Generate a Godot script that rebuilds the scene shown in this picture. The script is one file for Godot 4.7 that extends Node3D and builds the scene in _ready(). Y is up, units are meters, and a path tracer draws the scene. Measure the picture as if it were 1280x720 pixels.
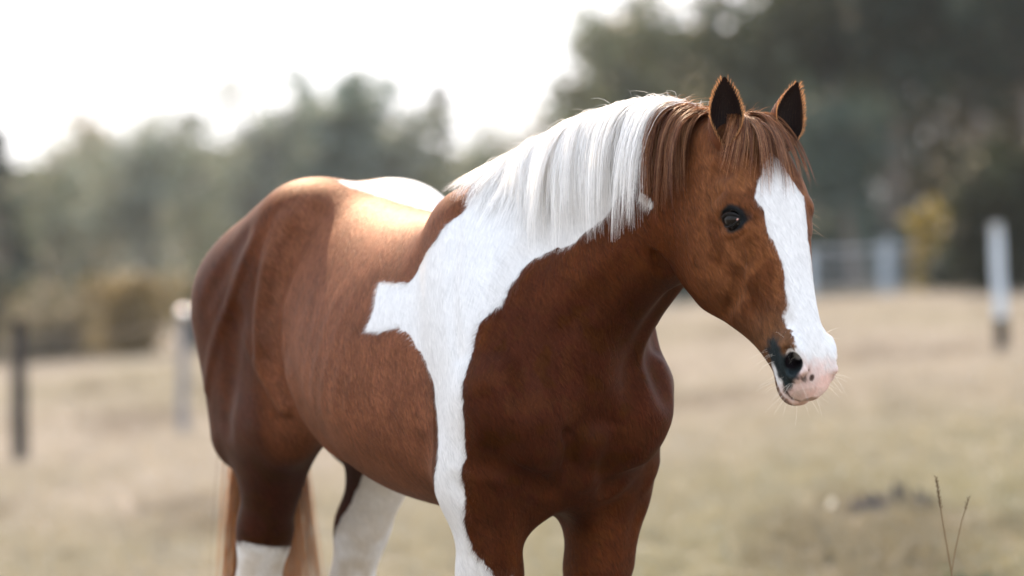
extends Node3D
const DRAFT := false
const HORSE_AT := Vector3(-0.18, 0.0, -7.77)
const HORSE_TURN := -60.0


func _ready() -> void:
	# camera: a 135 mm lens at head height
	var cam := Camera3D.new()
	cam.name = "camera"
	cam.position = Vector3(0, 1.30, 0)
	cam.rotation_degrees.x = -0.424
	cam.near = 0.1
	cam.far = 900.0
	cam.current = true
	var lens := CameraAttributesPhysical.new()
	lens.frustum_focal_length = 135.0
	lens.frustum_focus_distance = 7.0
	lens.frustum_near = 0.1
	lens.frustum_far = 900.0
	lens.exposure_aperture = 2.2
	cam.attributes = lens
	add_child(cam)
	# air and light
	var env := Environment.new()
	var sky := Sky.new()
	var air := ProceduralSkyMaterial.new()
	air.sky_top_color = Color(0.80, 0.86, 0.95)
	air.sky_horizon_color = Color(1.0, 0.985, 0.98)
	air.sky_curve = 0.3
	air.sky_energy_multiplier = 1.0
	air.ground_bottom_color = Color(0.6, 0.55, 0.5)
	air.ground_horizon_color = Color(0.9, 0.88, 0.86)
	sky.sky_material = air
	env.sky = sky
	env.background_mode = Environment.BG_SKY
	env.tonemap_mode = Environment.TONE_MAPPER_LINEAR
	env.tonemap_exposure = 2.45
	env.fog_enabled = true
	env.fog_density = 0.00028
	env.fog_light_color = Color(0.93, 0.95, 0.95)
	env.sdfgi_enabled = true
	env.ssao_enabled = true
	env.ssil_enabled = true
	var we := WorldEnvironment.new()
	we.name = "daylight"
	we.environment = env
	add_child(we)
	var sun := DirectionalLight3D.new()
	sun.name = "sun"
	sun.light_energy = 1.6
	sun.light_color = Color(1.0, 0.88, 0.74)
	sun.light_angular_distance = 0.5
	sun.shadow_enabled = true
	sun.rotation_degrees = Vector3(-40, -168, 0)   # from behind the horse 
	add_child(sun)
	build_ground()
	build_trees()
	build_fence()
	build_horse()
	build_litter()


# ------------------------------------------------------------------ the pasture
func ground_height(x: float, z: float) -> float:
	var d := -z
	var far := smoothstep(9.0, 14.0, d)
	return -0.08 + 0.1 * 14.0 * tanh(x / 14.0) * far + sin(x * 0.9 + z * 0.31) * 0.025 * far + sin(z * 0.23 + x * 0.2) * 0.03 * far


func tagged(o: Node, label: String, category: String, group := "") -> void:
	o.set_meta("label", label)
	o.set_meta("category", category)
	if group:
		o.set_meta("group", group)


func build_ground() -> void:
	var xs := PackedFloat32Array()
	var zs := PackedFloat32Array()
	for i in 181:
		var t := i / 90.0 - 1.0
		xs.append(signf(t) * (absf(t) * 26.0 + pow(absf(t), 6.0) * 374.0))
	for i in 221:
		var t := i / 220.0
		zs.append(30.0 - t * 150.0 - pow(t, 7.0) * 500.0)
	var tone := FastNoiseLite.new()
	tone.seed = 3
	tone.frequency = 0.16
	tone.fractal_octaves = 4
	var p := PackedVector3Array()
	var c := PackedColorArray()
	var idx := PackedInt32Array()
	for j in zs.size():
		for i in xs.size():
			p.append(Vector3(xs[i], ground_height(xs[i], zs[j]), zs[j]))
			c.append(field_colour(xs[i], zs[j], tone))
			if i and j:
				var k := j * xs.size() + i
				idx.append_array(PackedInt32Array([k - xs.size() - 1, k, k - xs.size(), k - xs.size() - 1, k - 1, k]))
	var n := PackedVector3Array()
	for v in p:
		var e := 0.1
		n.append(Vector3(ground_height(v.x - e, v.z) - ground_height(v.x + e, v.z), 2 * e, ground_height(v.x, v.z - e) - ground_height(v.x, v.z + e)).normalized())
	var a := []
	a.resize(Mesh.ARRAY_MAX)
	a[Mesh.ARRAY_VERTEX] = p
	a[Mesh.ARRAY_NORMAL] = n
	a[Mesh.ARRAY_COLOR] = c
	a[Mesh.ARRAY_INDEX] = idx
	var m := StandardMaterial3D.new()
	m.vertex_color_use_as_albedo = true
	m.roughness = 0.95
	m.metallic_specular = 0.2
	var noise := FastNoiseLite.new()
	noise.seed = 8
	noise.frequency = 0.02
	noise.fractal_octaves = 5
	var im := Image.create(512, 512, false, Image.FORMAT_RGB8)
	for y in 512:
		for x in 512:
			var w := smoothstep(0.0, 96.0, float(mini(x, mini(y, mini(511 - x, 511 - y)))))
			var v := noise.get_noise_2d(x, y) * w
			im.set_pixel(x, y, Color(0.84 + 0.3 * v, 0.84 + 0.32 * v, 0.84 + 0.36 * v))
	m.albedo_texture = ImageTexture.create_from_image(im)
	m.uv1_triplanar = true
	m.uv1_world_triplanar = true
	m.uv1_scale = Vector3.ONE * 0.45
	var o := add_mesh("ground", a, m, self)
	o.set_meta("kind", "structure")
	build_grass(tone)


func field_colour(x: float, z: float, tone: FastNoiseLite) -> Color:
	var v := tone.get_noise_2d(x * 1.6, z * 0.5)
	var g := tone.get_noise_2d(x * 0.7 + 90.0, z * 0.35)
	var dry := Color(0.325, 0.293, 0.258)
	var green := Color(0.215, 0.205, 0.135)
	var soil := Color(0.11, 0.085, 0.068)
	var nearer := 1.0 - smoothstep(14.0, 24.0, -z)
	var c := dry.lerp(green, clampf(0.05 + nearer * 0.40 + g * 0.7, 0.0, 0.8))
	return c.lerp(soil, clampf((v - 0.20) * 2.2, 0.0, 0.45))


func build_grass(tone: FastNoiseLite) -> void:
	var rng := RandomNumberGenerator.new()
	rng.seed = 41
	var m := StandardMaterial3D.new()
	m.vertex_color_use_as_albedo = true
	m.roughness = 0.8
	m.metallic_specular = 0.25
	m.backlight_enabled = true
	m.backlight = Color(0.6, 0.6, 0.5).linear_to_srgb()
	for kind in 2:
		var st := SurfaceTool.new()
		st.begin(Mesh.PRIMITIVE_TRIANGLES)
		st.set_smooth_group(-1)
		for b in 16:
			var o := Vector3(rng.randfn(0, 0.045), -0.01, rng.randfn(0, 0.045))
			var lean := Vector3(rng.randfn(0, 0.4), 1.0, rng.randfn(0, 0.4)).normalized()
			var l := rng.randf_range(0.05, 0.13) * (1.0 if kind == 0 else 1.5)
			var side := Vector3(rng.randfn(), 0, rng.randfn()).normalized() * 0.0035
			var mid := o + lean * l * 0.6
			var tip := o + lean * l + Vector3(lean.x, -0.25, lean.z) * l * 0.45
			for v in [o - side, o + side, mid + side * 0.8, o - side, mid + side * 0.8, mid - side * 0.8, mid - side * 0.8, mid + side * 0.8, tip]:
				st.add_vertex(v)
		var mm := MultiMesh.new()
		mm.transform_format = MultiMesh.TRANSFORM_3D
		mm.use_colors = true
		st.generate_normals()
		mm.mesh = st.commit()
		var count := 38000 if kind == 0 else 7500
		mm.instance_count = count
		for i in count:
			var d := lerpf(5.5, 82.0, pow(rng.randf(), 1.7))
			var x := rng.randf_range(-0.24, 0.24) * d + rng.randf_range(-1.2, 1.2)
			var z := -d
			var s := rng.randf_range(0.6, 1.2) * (1.0 + d * 0.008)
			if kind == 1:
				# taller tussocks gather in patches and along the fence
				var g := tone.get_noise_2d(x * 0.9 + 40.0, z * 0.5)
				s *= 0.5 + clampf(g * 2.2, 0.0, 1.0)
			mm.set_instance_transform(i, Transform3D(Basis(Vector3.UP, rng.randf() * TAU).scaled(Vector3(s, s * rng.randf_range(0.6, 1.2), s)), Vector3(x, ground_height(x, z), z)))
			var c := field_colour(x, z, tone) * rng.randf_range(0.95, 1.3)
			c.a = 1.0
			mm.set_instance_color(i, c)
		var o := MultiMeshInstance3D.new()
		o.name = "grass" if kind == 0 else "tussock_grass"
		o.multimesh = mm
		o.material_override = m
		add_child(o, true)
		tagged(o, "short dry pasture grass covering the field" if kind == 0 else "taller tufts of grass scattered over the field", "grass")
		o.set_meta("kind", "stuff")


func leaf_material() -> StandardMaterial3D:
	var m := StandardMaterial3D.new()
	m.vertex_color_use_as_albedo = true
	m.roughness = 0.6
	m.metallic_specular = 0.3
	m.backlight_enabled = true
	m.backlight = Color(0.55, 0.6, 0.4).linear_to_srgb()
	return m


func bark_material() -> StandardMaterial3D:
	var m := StandardMaterial3D.new()
	m.albedo_color = Color(0.34, 0.31, 0.28)
	m.roughness = 0.9
	return m


var leaves_m: StandardMaterial3D
var bark_m: StandardMaterial3D


func tree(called: String, label: String, category: String, group: String, at: Vector3, height: float, width: float, kind: int, tint: Color, density: int, seed_number: int) -> void:
	# kind 0 spreading crown, 1 conifer, 2 open gum with bare limbs, 3 shrub
	var rng := RandomNumberGenerator.new()
	rng.seed = seed_number
	var root := Node3D.new()
	root.name = called
	root.position = Vector3(at.x, ground_height(at.x, at.z) - 0.05, at.z)
	add_child(root, true)
	tagged(root, label, category, group)
	var wood := SurfaceTool.new()
	wood.begin(Mesh.PRIMITIVE_TRIANGLES)
	wood.set_smooth_group(0)
	var clumps := []
	var lean := Vector3(rng.randf_range(-0.06, 0.06), 1, rng.randf_range(-0.06, 0.06))
	var r0 := height * 0.022 + 0.03
	var top := 0.95 if kind == 1 else 0.7
	if kind != 3:
		var pts := []
		var rad := []
		for i in 7:
			var t := i / 6.0
			pts.append(lean * height * top * t + Vector3(sin(t * 4.0 + seed_number) * 0.02, 0, cos(t * 3.0) * 0.02) * height)
			rad.append(r0 * (1.25 - t))
		add_tube(wood, pts, rad, 7)
	var limbs := 26 if kind == 1 else 13 if kind != 3 else 9
	for i in limbs:
		var t := (i + rng.randf()) / limbs
		var start := lean * height * (0.12 + 0.8 * t if kind == 1 else (0.40 if at.x > 5.0 else 0.28) + 0.40 * t)
		var out := 0.0
		var up := 0.0
		match kind:
			1:
				out = width * 0.5 * (1.1 - t * 0.9) * rng.randf_range(0.6, 1.1)
				up = -out * 0.15
			3:
				start = Vector3(rng.randf_range(-0.12, 0.12) * width, 0, 0)
				out = width * 0.5 * rng.randf_range(0.2, 0.85)
				up = height * rng.randf_range(0.35, 0.9)
			_:
				out = width * 0.5 * rng.randf_range(0.45, 0.95)
				up = height * rng.randf_range(0.08, 0.30)
		var ang := rng.randf() * TAU
		var end := start + Vector3(cos(ang) * out, up, sin(ang) * out)
		var pts := [start, start.lerp(end, 0.5) + Vector3(0, up * 0.18, 0), end]
		add_tube(wood, pts, [r0 * 0.42, r0 * 0.28, r0 * 0.08], 5)
		for k in 3 if kind == 1 else 4:
			var f := 1.0 - k * 0.26
			var s := width * (0.10 if kind == 1 else 0.19 if kind == 3 else 0.16 if kind == 0 else 0.12) * rng.randf_range(0.7, 1.3)
			if kind == 1:
				s *= 1.25 - 0.7 * t
			clumps.append([start.lerp(end, f) + Vector3(rng.randfn(0, 0.05), rng.randfn(0.03, 0.05), rng.randfn(0, 0.05)) * width, s])
	if kind == 0:
		for k in 8:
			clumps.append([Vector3(rng.randfn(0, 0.17) * width, height * rng.randf_range(0.6, 0.92), rng.randfn(0, 0.17) * width), width * rng.randf_range(0.10, 0.19)])
	var tm := MeshInstance3D.new()
	tm.name = "trunk" if kind != 3 else "stem"
	wood.generate_normals()
	tm.mesh = wood.commit()
	tm.material_override = bark_m
	root.add_child(tm, true)
	# foliage: leaf sprays spread through every clump
	var p := PackedVector3Array()
	var n := PackedVector3Array()
	var c := PackedColorArray()
	var per := int(density * 1.5 / maxf(1.0, clumps.size()))
	for cl in clumps:
		var at_c: Vector3 = cl[0]
		var s: float = cl[1]
		var shade := tint * rng.randf_range(0.65, 1.4)
		for k in per:
			var v := Vector3(rng.randfn(), rng.randfn() * (0.45 if kind == 1 else 0.75), rng.randfn()) * s * 0.62
			var o := at_c + v
			if o.y < 0.02:
				continue
			var a := Vector3(rng.randfn(), rng.randfn() * 0.6, rng.randfn()).normalized()
			var b := a.cross(Vector3(rng.randfn(), rng.randfn(), rng.randfn())).normalized()
			var l := rng.randf_range(0.07, 0.17) * (0.7 + height * 0.06) if height > 0.5 else rng.randf_range(0.02, 0.05)
			var w := l * rng.randf_range(0.3, 0.5)
			var nn := (a.cross(b) + Vector3.UP * 0.5 + v.normalized() * 0.5).normalized()
			p.append_array(PackedVector3Array([o - a * l, o + b * w, o + a * l, o - a * l, o + a * l, o - b * w]))
			var col := shade * rng.randf_range(0.75, 1.3)
			for e in 6:
				n.append(nn)
				c.append(col)
	var arr := []
	arr.resize(Mesh.ARRAY_MAX)
	arr[Mesh.ARRAY_VERTEX] = p
	arr[Mesh.ARRAY_NORMAL] = n
	arr[Mesh.ARRAY_COLOR] = c
	add_mesh("crown" if kind != 3 else "foliage", arr, leaves_m, root)


func spot(px: float, d: float) -> Vector3:
	# a bearing across the view, given on a 1280-wide scale, at a distance
	return Vector3((px - 640.0) / 4050.0 * d, 0, -d)


func build_trees() -> void:
	leaves_m = leaf_material()
	bark_m = bark_material()
	var olive := Color(0.165, 0.178, 0.138)  # tints of the left hand trees are lightened: haze put into the colour
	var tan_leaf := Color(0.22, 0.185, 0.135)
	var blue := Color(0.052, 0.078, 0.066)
	var hazed_blue := Color(0.150, 0.195, 0.178)  # lighter version of the blue tint, with haze mixed in
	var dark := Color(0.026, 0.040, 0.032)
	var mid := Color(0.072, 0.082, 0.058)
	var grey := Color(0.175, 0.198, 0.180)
	var g := "trees along the far edge of the pasture"
	# bearing, distance, height, width, kind, tint, leaves, label
	var list := [
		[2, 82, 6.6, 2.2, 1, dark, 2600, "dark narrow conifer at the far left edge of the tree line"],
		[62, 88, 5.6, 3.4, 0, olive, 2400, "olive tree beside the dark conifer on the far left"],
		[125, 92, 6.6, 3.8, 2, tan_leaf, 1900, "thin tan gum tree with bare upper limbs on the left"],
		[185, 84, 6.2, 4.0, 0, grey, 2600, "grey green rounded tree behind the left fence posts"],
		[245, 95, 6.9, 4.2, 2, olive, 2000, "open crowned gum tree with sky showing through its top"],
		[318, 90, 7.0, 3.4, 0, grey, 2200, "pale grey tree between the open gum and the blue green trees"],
		[405, 94, 7.5, 2.9, 0, hazed_blue, 4200, "tallest blue green tree left of the centre"],
		[466, 96, 7.5, 2.5, 0, hazed_blue, 3600, "blue green tree close against the right of the tallest one"],
		[362, 98, 6.7, 2.8, 0, hazed_blue, 3000, "shorter blue green tree left of the tallest one"],
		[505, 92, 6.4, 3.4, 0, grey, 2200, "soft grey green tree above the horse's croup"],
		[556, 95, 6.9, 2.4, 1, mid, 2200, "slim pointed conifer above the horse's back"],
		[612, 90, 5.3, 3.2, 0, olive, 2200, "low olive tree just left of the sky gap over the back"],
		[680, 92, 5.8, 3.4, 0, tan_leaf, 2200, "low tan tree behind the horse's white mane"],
		[775, 84, 8.2, 3.4, 0, olive, 3000, "olive tree standing at the left end of the tall right hand trees"],
		[850, 90, 9.4, 4.4, 2, mid, 2600, "tall open tree with sky gaps behind the horse's ears"],
		[930, 82, 9.0, 4.4, 0, mid, 3400, "broad green tree behind the horse's head"],
		[1030, 86, 10.6, 4.6, 0, dark, 4200, "tall dark tree right of the horse's ears"],
		[1120, 80, 10.2, 4.6, 0, dark, 4200, "tall dark tree above the yellow shrub"],
		[1205, 84, 11.0, 4.6, 0, dark, 4200, "tallest dark tree near the right edge of the wood"],
		[1285, 78, 10.0, 4.6, 0, dark, 4200, "dark tree cut off by the right edge of the view"],
		[1065, 76, 4.6, 3.6, 0, Color(0.07, 0.10, 0.09), 2800, "low blue green tree under the tall dark trees"],
		[985, 88, 6.6, 4.0, 0, blue, 2800, "blue green tree half hidden behind the horse's forehead"],
	]
	var i := 0
	for t in list:
		i += 1
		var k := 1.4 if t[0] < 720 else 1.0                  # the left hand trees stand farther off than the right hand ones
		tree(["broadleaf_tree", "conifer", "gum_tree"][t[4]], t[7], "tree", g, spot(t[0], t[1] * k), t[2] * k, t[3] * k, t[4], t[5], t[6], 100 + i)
	var s := "shrubs in front of the tree line"
	var shrubs := [
		[60, 74, 1.7, 2.4, tan_leaf, "tan bush near the left edge of the pasture"],
		[165, 72, 2.0, 2.0, Color(0.22, 0.16, 0.08), "straw coloured bush left of the capped fence post"],
		[115, 78, 2.3, 2.6, dark, "dark bush behind the tan bush on the left"],
		[260, 76, 2.2, 2.6, mid, "green bush directly left of the horse's rump"],
		[-20, 76, 2.6, 2.6, dark, "dark bush cut off by the left edge of the view"],
		[1166, 70, 2.15, 1.0, Color(0.33, 0.235, 0.055), "yellow flowering shrub at the right"],
		[1188, 66, 1.15, 1.5, Color(0.020, 0.030, 0.026), "small dark round bush below the yellow shrub"],
		[1256, 58, 3.2, 2.0, Color(0.026, 0.032, 0.020), "large dark bush behind the white fence post"],
		[1120, 78, 1.9, 2.4, Color(0.085, 0.115, 0.105), "blue green bush left of the yellow shrub"],
		[1040, 80, 2.2, 2.4, Color(0.08, 0.11, 0.10), "green bush along the far fence right of the horse's face"],
		[900, 80, 2.4, 3.0, blue, "blue green bush hidden partly by the horse's neck"],
	]
	for q in shrubs:
		i += 1
		tree("shrub", q[5], "shrub", s, spot(q[0], q[1]), q[2], q[3], 3, q[4], 2600 if q[2] < 3.0 else 5200, 100 + i)
	build_wood()


func build_wood() -> void:
	# the wood behind the first trees reads as one mass
	var rng := RandomNumberGenerator.new()
	rng.seed = 63
	var p := PackedVector3Array()
	var n := PackedVector3Array()
	var c := PackedColorArray()
	for i in 66:
		var px := lerpf(-400.0, 1680.0, (i + rng.randf()) / 66.0)
		var d := rng.randf_range(142.0, 165.0) if px < 720.0 else rng.randf_range(88.0, 108.0)
		var at := spot(px, d)
		var h := (7.6 if px < 720.0 else 8.2) + rng.randf_range(-0.8, 0.6)
		if px > 520.0 and px < 735.0:
			h = 6.4 + rng.randf_range(-0.6, 0.4)
		var base := ground_height(at.x, at.z)
		var tint := Color(0.125, 0.145, 0.128) * rng.randf_range(0.7, 1.2) if px < 740.0 else Color(0.070, 0.092, 0.080) * rng.randf_range(0.7, 1.3)  # left part of the wood lighter, haze put into its tint
		if rng.randf() < 0.3:
			tint = Color(0.14, 0.115, 0.07)
		for k in 1500:
			var y := pow(rng.randf(), 0.8) * h
			var w := (2.6 if px < 720.0 else 1.9) * sqrt(clampf(1.15 - y / h, 0.05, 1.0))
			var o := Vector3(at.x + rng.randfn(0, 0.55) * w, base + y, at.z + rng.randfn(0, 0.5) * w)
			var a := Vector3(rng.randfn(), rng.randfn() * 0.6, rng.randfn()).normalized()
			var b := a.cross(Vector3(rng.randfn(), rng.randfn(), rng.randfn())).normalized()
			var l := rng.randf_range(0.14, 0.30)
			p.append_array(PackedVector3Array([o - a * l, o + b * l * 0.5, o + a * l, o - a * l, o + a * l, o - b * l * 0.5]))
			var nn := (a.cross(b) + Vector3.UP * 0.6).normalized()
			var col := tint * rng.randf_range(0.7, 1.3)
			for e in 6:
				n.append(nn)
				c.append(col)
	var arr := []
	arr.resize(Mesh.ARRAY_MAX)
	arr[Mesh.ARRAY_VERTEX] = p
	arr[Mesh.ARRAY_NORMAL] = n
	arr[Mesh.ARRAY_COLOR] = c
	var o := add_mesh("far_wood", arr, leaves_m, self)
	tagged(o, "distant wood rising behind the tree line", "wood")
	o.set_meta("kind", "stuff")


func post(called: String, label: String, at: Vector3, height: float, radius: float, tint: Color, foot: Color, lean: Vector3) -> Node3D:
	var root := Node3D.new()
	root.name = called
	root.position = Vector3(at.x, ground_height(at.x, at.z), at.z)
	add_child(root, true)
	tagged(root, label, "fence post", "posts of the pasture fence")
	var m := StandardMaterial3D.new()
	m.albedo_color = tint
	m.roughness = 0.85
	var pts := []
	var rad := []
	for i in 9:
		var t := i / 8.0
		pts.append(lean * height * t + Vector3(sin(i * 2.1) * 0.004, height * t - (0.05 if i == 0 else 0.0), cos(i * 1.7) * 0.004))
		rad.append(radius * (1.06 - 0.12 * t + 0.04 * sin(i * 3.3)))
	tube("shaft", pts, rad, 12, m, root)
	if foot.a > 0.0:
		var fm := StandardMaterial3D.new()
		fm.albedo_color = foot
		fm.roughness = 0.95
		tube("dark_foot", [lean * -0.0 + Vector3(0, -0.05, 0), lean * height * 0.3 + Vector3(0, height * 0.30, 0)], [radius * 1.16, radius * 1.10], 12, fm, root)  # darker sleeve round the lowest part of the post
	return root


func wire(label: String, a: Vector3, b: Vector3, sag: float, r: float, m: Material) -> void:
	var pts := []
	var rad := []
	for i in 13:
		var t := i / 12.0
		pts.append(a.lerp(b, t) + Vector3(0, -sag * 4.0 * t * (1.0 - t), 0))
		rad.append(r)
	tagged(tube("fence_wire", pts, rad, 6, m, self), label, "wire", "wires of the pasture fence")


func build_fence() -> void:
	var white := Color(0.66, 0.70, 0.73)
	var wood := Color(0.20, 0.17, 0.15)
	var none := Color(0, 0, 0, 0)
	var a := spot(25, 30.7)
	var b := spot(228, 32.9)
	var e := a - (b - a)
	post("fence_post", "dark wooden fence post at the left edge of the pasture", a, 1.36, 0.075, Color(0.13, 0.11, 0.10), none, Vector3(-0.01, 0, 0))
	var capped := post("fence_post", "grey fence post with a shiny round cap left of the horse's rump", b, 1.22, 0.05, Color(0.46, 0.46, 0.47), none, Vector3(0.01, 0, 0))
	var cap_m := StandardMaterial3D.new()
	cap_m.albedo_color = Color(0.95, 0.94, 0.92)
	cap_m.metallic = 1.0
	cap_m.roughness = 0.22
	var cap := MeshInstance3D.new()
	cap.name = "cap"
	var ball := SphereMesh.new()
	ball.radius = 0.055
	ball.height = 0.11
	cap.mesh = ball
	cap.material_override = cap_m
	cap.position = Vector3(0.012, 1.26, 0)
	capped.add_child(cap, true)
	post("fence_post", "white fence post with a dark foot at the right of the pasture", spot(1254, 31.0), 1.30, 0.062, white, Color(0.16, 0.15, 0.14), Vector3(-0.055, 0, 0))
	var f1 := spot(1108, 72.0)
	post("fence_post", "pale far fence post right of the horse's face", f1, 1.25, 0.14, Color(0.58, 0.62, 0.65), none, Vector3.ZERO)
	var f0 := spot(1012, 73.0)
	post("fence_post", "pale far fence post partly hidden by the horse's cheek", f0, 1.10, 0.10, Color(0.62, 0.66, 0.69), none, Vector3.ZERO)
	var wm := StandardMaterial3D.new()
	wm.albedo_color = Color(0.55, 0.54, 0.52)
	wm.metallic = 0.5
	wm.roughness = 0.5
	var fm := StandardMaterial3D.new()
	fm.albedo_color = Color(0.72, 0.74, 0.76)
	fm.roughness = 0.6
	var names := ["top", "second", "third", "lowest"]
	for k in 4:
		var h := 1.14 - k * 0.30
		var up := Vector3(0, h, 0)
		var pa := Vector3(a.x, ground_height(a.x, a.z), a.z) + up
		var pb := Vector3(b.x, ground_height(b.x, b.z), b.z) + up
		var pe := Vector3(e.x, ground_height(e.x, e.z), e.z) + up
		wire("%s wire between the dark post and the capped post" % names[k], pa, pb, 0.02, 0.004, wm)
		wire("%s wire running left from the dark post out of view" % names[k], pe, pa, 0.02, 0.004, wm)
		var p0 := Vector3(f0.x, ground_height(f0.x, f0.z), f0.z) + up * 0.9
		var p1 := Vector3(f1.x, ground_height(f1.x, f1.z), f1.z) + up * 0.9
		wire("%s wire of the far fence beside the horse's face" % names[k], p0, p1, 0.02, 0.028 if k == 0 else 0.016, fm)
		var p2 := spot(1215, 71.0)
		wire("%s wire of the far fence passing the dark round bush" % names[k], p1, Vector3(p2.x, ground_height(p2.x, p2.z), p2.z) + up * 0.9, 0.02, 0.028 if k == 0 else 0.016, fm)


func build_litter() -> void:
	var rng := RandomNumberGenerator.new()
	rng.seed = 91
	var soil := StandardMaterial3D.new()
	soil.albedo_color = Color(0.10, 0.085, 0.075).linear_to_srgb() * 0.8
	soil.roughness = 1.0
	var lumps := FastNoiseLite.new()
	lumps.seed = 12
	lumps.frequency = 9.0
	# bearing, distance, width, height, label
	for q in [[1088, 15.7, 0.30, 0.085, "largest dark mound of dug earth at the lower right"], [1122, 15.9, 0.17, 0.10, "tall dark clod between the two other mounds at the lower right"], [1152, 15.6, 0.20, 0.085, "dark clod at the right end of the row of mounds"], [1022, 12.9, 0.10, 0.03, "small dark clod at the bottom edge below the horse's muzzle"],
			[205, 17.5, 0.22, 0.05, "dark clod of earth near the tail at the lower left"], [88, 17.7, 0.20, 0.05, "dark clod of earth at the lower left corner"]]:
		var at := spot(q[0], q[1])
		var st := SurfaceTool.new()
		st.begin(Mesh.PRIMITIVE_TRIANGLES)
		st.set_smooth_group(0)
		var rows := []
		for i in 11:
			var row := []
			for k in 41:
				var ang := TAU * k / 40.0
				var r := i / 10.0
				var v := Vector3(cos(ang) * r * q[2] * 0.5, 0, sin(ang) * r * q[2] * 0.35)
				var nz := lumps.get_noise_3d(v.x * 3 + q[0], v.z * 3, float(k % 40) * 0.0)
				v *= 1.0 + 0.6 * lumps.get_noise_2d(cos(ang) * 0.12 + q[0], sin(ang) * 0.12)
				v.y = q[3] * (1.0 - r * r) * (0.8 + 1.6 * nz) - 0.012
				row.append(v)
			rows.append(row)
		for i in 10:
			for k in 40:
				for v in [rows[i][k], rows[i + 1][k], rows[i + 1][k + 1], rows[i][k], rows[i + 1][k + 1], rows[i][k + 1]]:
					st.add_vertex(v)
		st.generate_normals()
		var o := MeshInstance3D.new()
		o.name = "earth_mound"
		o.mesh = st.commit()
		o.material_override = soil
		o.position = Vector3(at.x, ground_height(at.x, at.z), at.z)
		add_child(o, true)
		tagged(o, q[4], "earth mound")
	# one pale fallen leaf standing on edge in the grass
	var lm := StandardMaterial3D.new()
	lm.albedo_color = Color(0.86, 0.83, 0.78)
	lm.roughness = 0.7
	lm.backlight_enabled = true
	lm.backlight = Color(0.7, 0.7, 0.65)
	var ls := SurfaceTool.new()
	ls.begin(Mesh.PRIMITIVE_TRIANGLES)
	ls.set_smooth_group(0)
	for i in 6:
		for s in [-1.0, 1.0]:
			var y0 := i / 6.0
			var y1 := (i + 1) / 6.0
			var w0 := sin(PI * y0) * 0.016
			var w1 := sin(PI * y1) * 0.016
			var bend := Vector3(0, 0, 0.012)
			for v in [Vector3(0, y0 * 0.055, 0), Vector3(s * w0, y0 * 0.055, 0) + bend * w0 * 30.0, Vector3(s * w1, y1 * 0.055, 0) + bend * w1 * 30.0, Vector3(0, y0 * 0.055, 0), Vector3(s * w1, y1 * 0.055, 0) + bend * w1 * 30.0, Vector3(0, y1 * 0.055, 0)]:
				ls.add_vertex(v)
	ls.generate_normals()
	var leaf := MeshInstance3D.new()
	leaf.name = "fallen_leaf"
	leaf.mesh = ls.commit()
	leaf.material_override = lm
	var lp := spot(1036, 15.4)
	leaf.position = Vector3(lp.x, ground_height(lp.x, lp.z) + 0.06, lp.z)
	leaf.rotation_degrees = Vector3(-15, 20, -32)
	add_child(leaf)
	tagged(leaf, "pale fallen leaf caught in the grass left of the largest earth mound", "leaf")
	# dry seed stalk in the foreground
	var weed := Node3D.new()
	weed.name = "weed_stalk"
	var wp := Vector3(1.022, 0, -7.55)
	weed.position = Vector3(wp.x, ground_height(wp.x, wp.z), wp.z)
	add_child(weed)
	tagged(weed, "thin dry forked weed stalk in the foreground at the lower right", "weed")
	var wm := StandardMaterial3D.new()
	wm.albedo_color = Color(0.43, 0.35, 0.24)
	wm.roughness = 0.8
	var hm := StandardMaterial3D.new()
	hm.albedo_color = Color(0.33, 0.26, 0.18)
	hm.roughness = 0.9
	tube("stem", [Vector3(0.03, -0.02, 0), Vector3(0.02, 0.35, 0), Vector3(0.003, 0.66, 0), Vector3(-0.018, 0.78, 0.0), Vector3(-0.034, 0.88, 0.01)], [0.0028, 0.0025, 0.0020, 0.0016, 0.0012], 7, wm, weed)
	tube("stem", [Vector3(0.003, 0.66, 0), Vector3(0.012, 0.715, 0), Vector3(0.028, 0.78, -0.01), Vector3(0.044, 0.832, -0.01)], [0.0016, 0.0015, 0.0012, 0.0009], 7, wm, weed)
	for h in [[Vector3(-0.023, 0.81, 0.003), Vector3(-0.035, 0.884, 0.01), 26, 0.0026], [Vector3(0.036, 0.805, -0.01), Vector3(0.045, 0.836, -0.01), 9, 0.0020]]:
		var st := SurfaceTool.new()
		st.begin(Mesh.PRIMITIVE_TRIANGLES)
		st.set_smooth_group(0)
		for i in int(h[2]):
			var t: float = i / float(h[2])
			var o: Vector3 = (h[0] as Vector3).lerp(h[1], t)
			var ang := i * 2.4
			var out := Vector3(cos(ang), 1.6, sin(ang)).normalized()
			add_tube(st, [o, o + out * 0.004, o + out * 0.009], [0.0006, h[3] * 0.55, 0.0003], 6)
		st.generate_normals()
		var o := MeshInstance3D.new()
		o.name = "seed_head"
		o.mesh = st.commit()
		o.material_override = hm
		weed.add_child(o, true)
	# low leafy weed at the foot of the frame
	var lw := spot(1196, 12.4)
	tree("leafy_weed", "low green leafy weed on the ground behind the dry stalk", "weed", "", lw, 0.10, 0.34, 3, Color(0.10, 0.13, 0.085), 160, 777)
# ------------------------------------------------------------------ the horse: x forward, y up, z to its right
const HEAD_AT := Vector3(1.13, 1.625, -0.148)
const HEAD_TURN := 8.5      # degrees to its left
const HEAD_PITCH := 67.0    # degrees below the horizontal
var hl: Vector3             # down the face
var hf: Vector3             # out of the forehead
var hr: Vector3             # to the right of the head
var neck: Loft
var trunk: Loft
var skull: Loft
var body: Field


func H(l: float, f: float, r: float) -> Vector3:
	return HEAD_AT + hl * l + hf * f + hr * r


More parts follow.
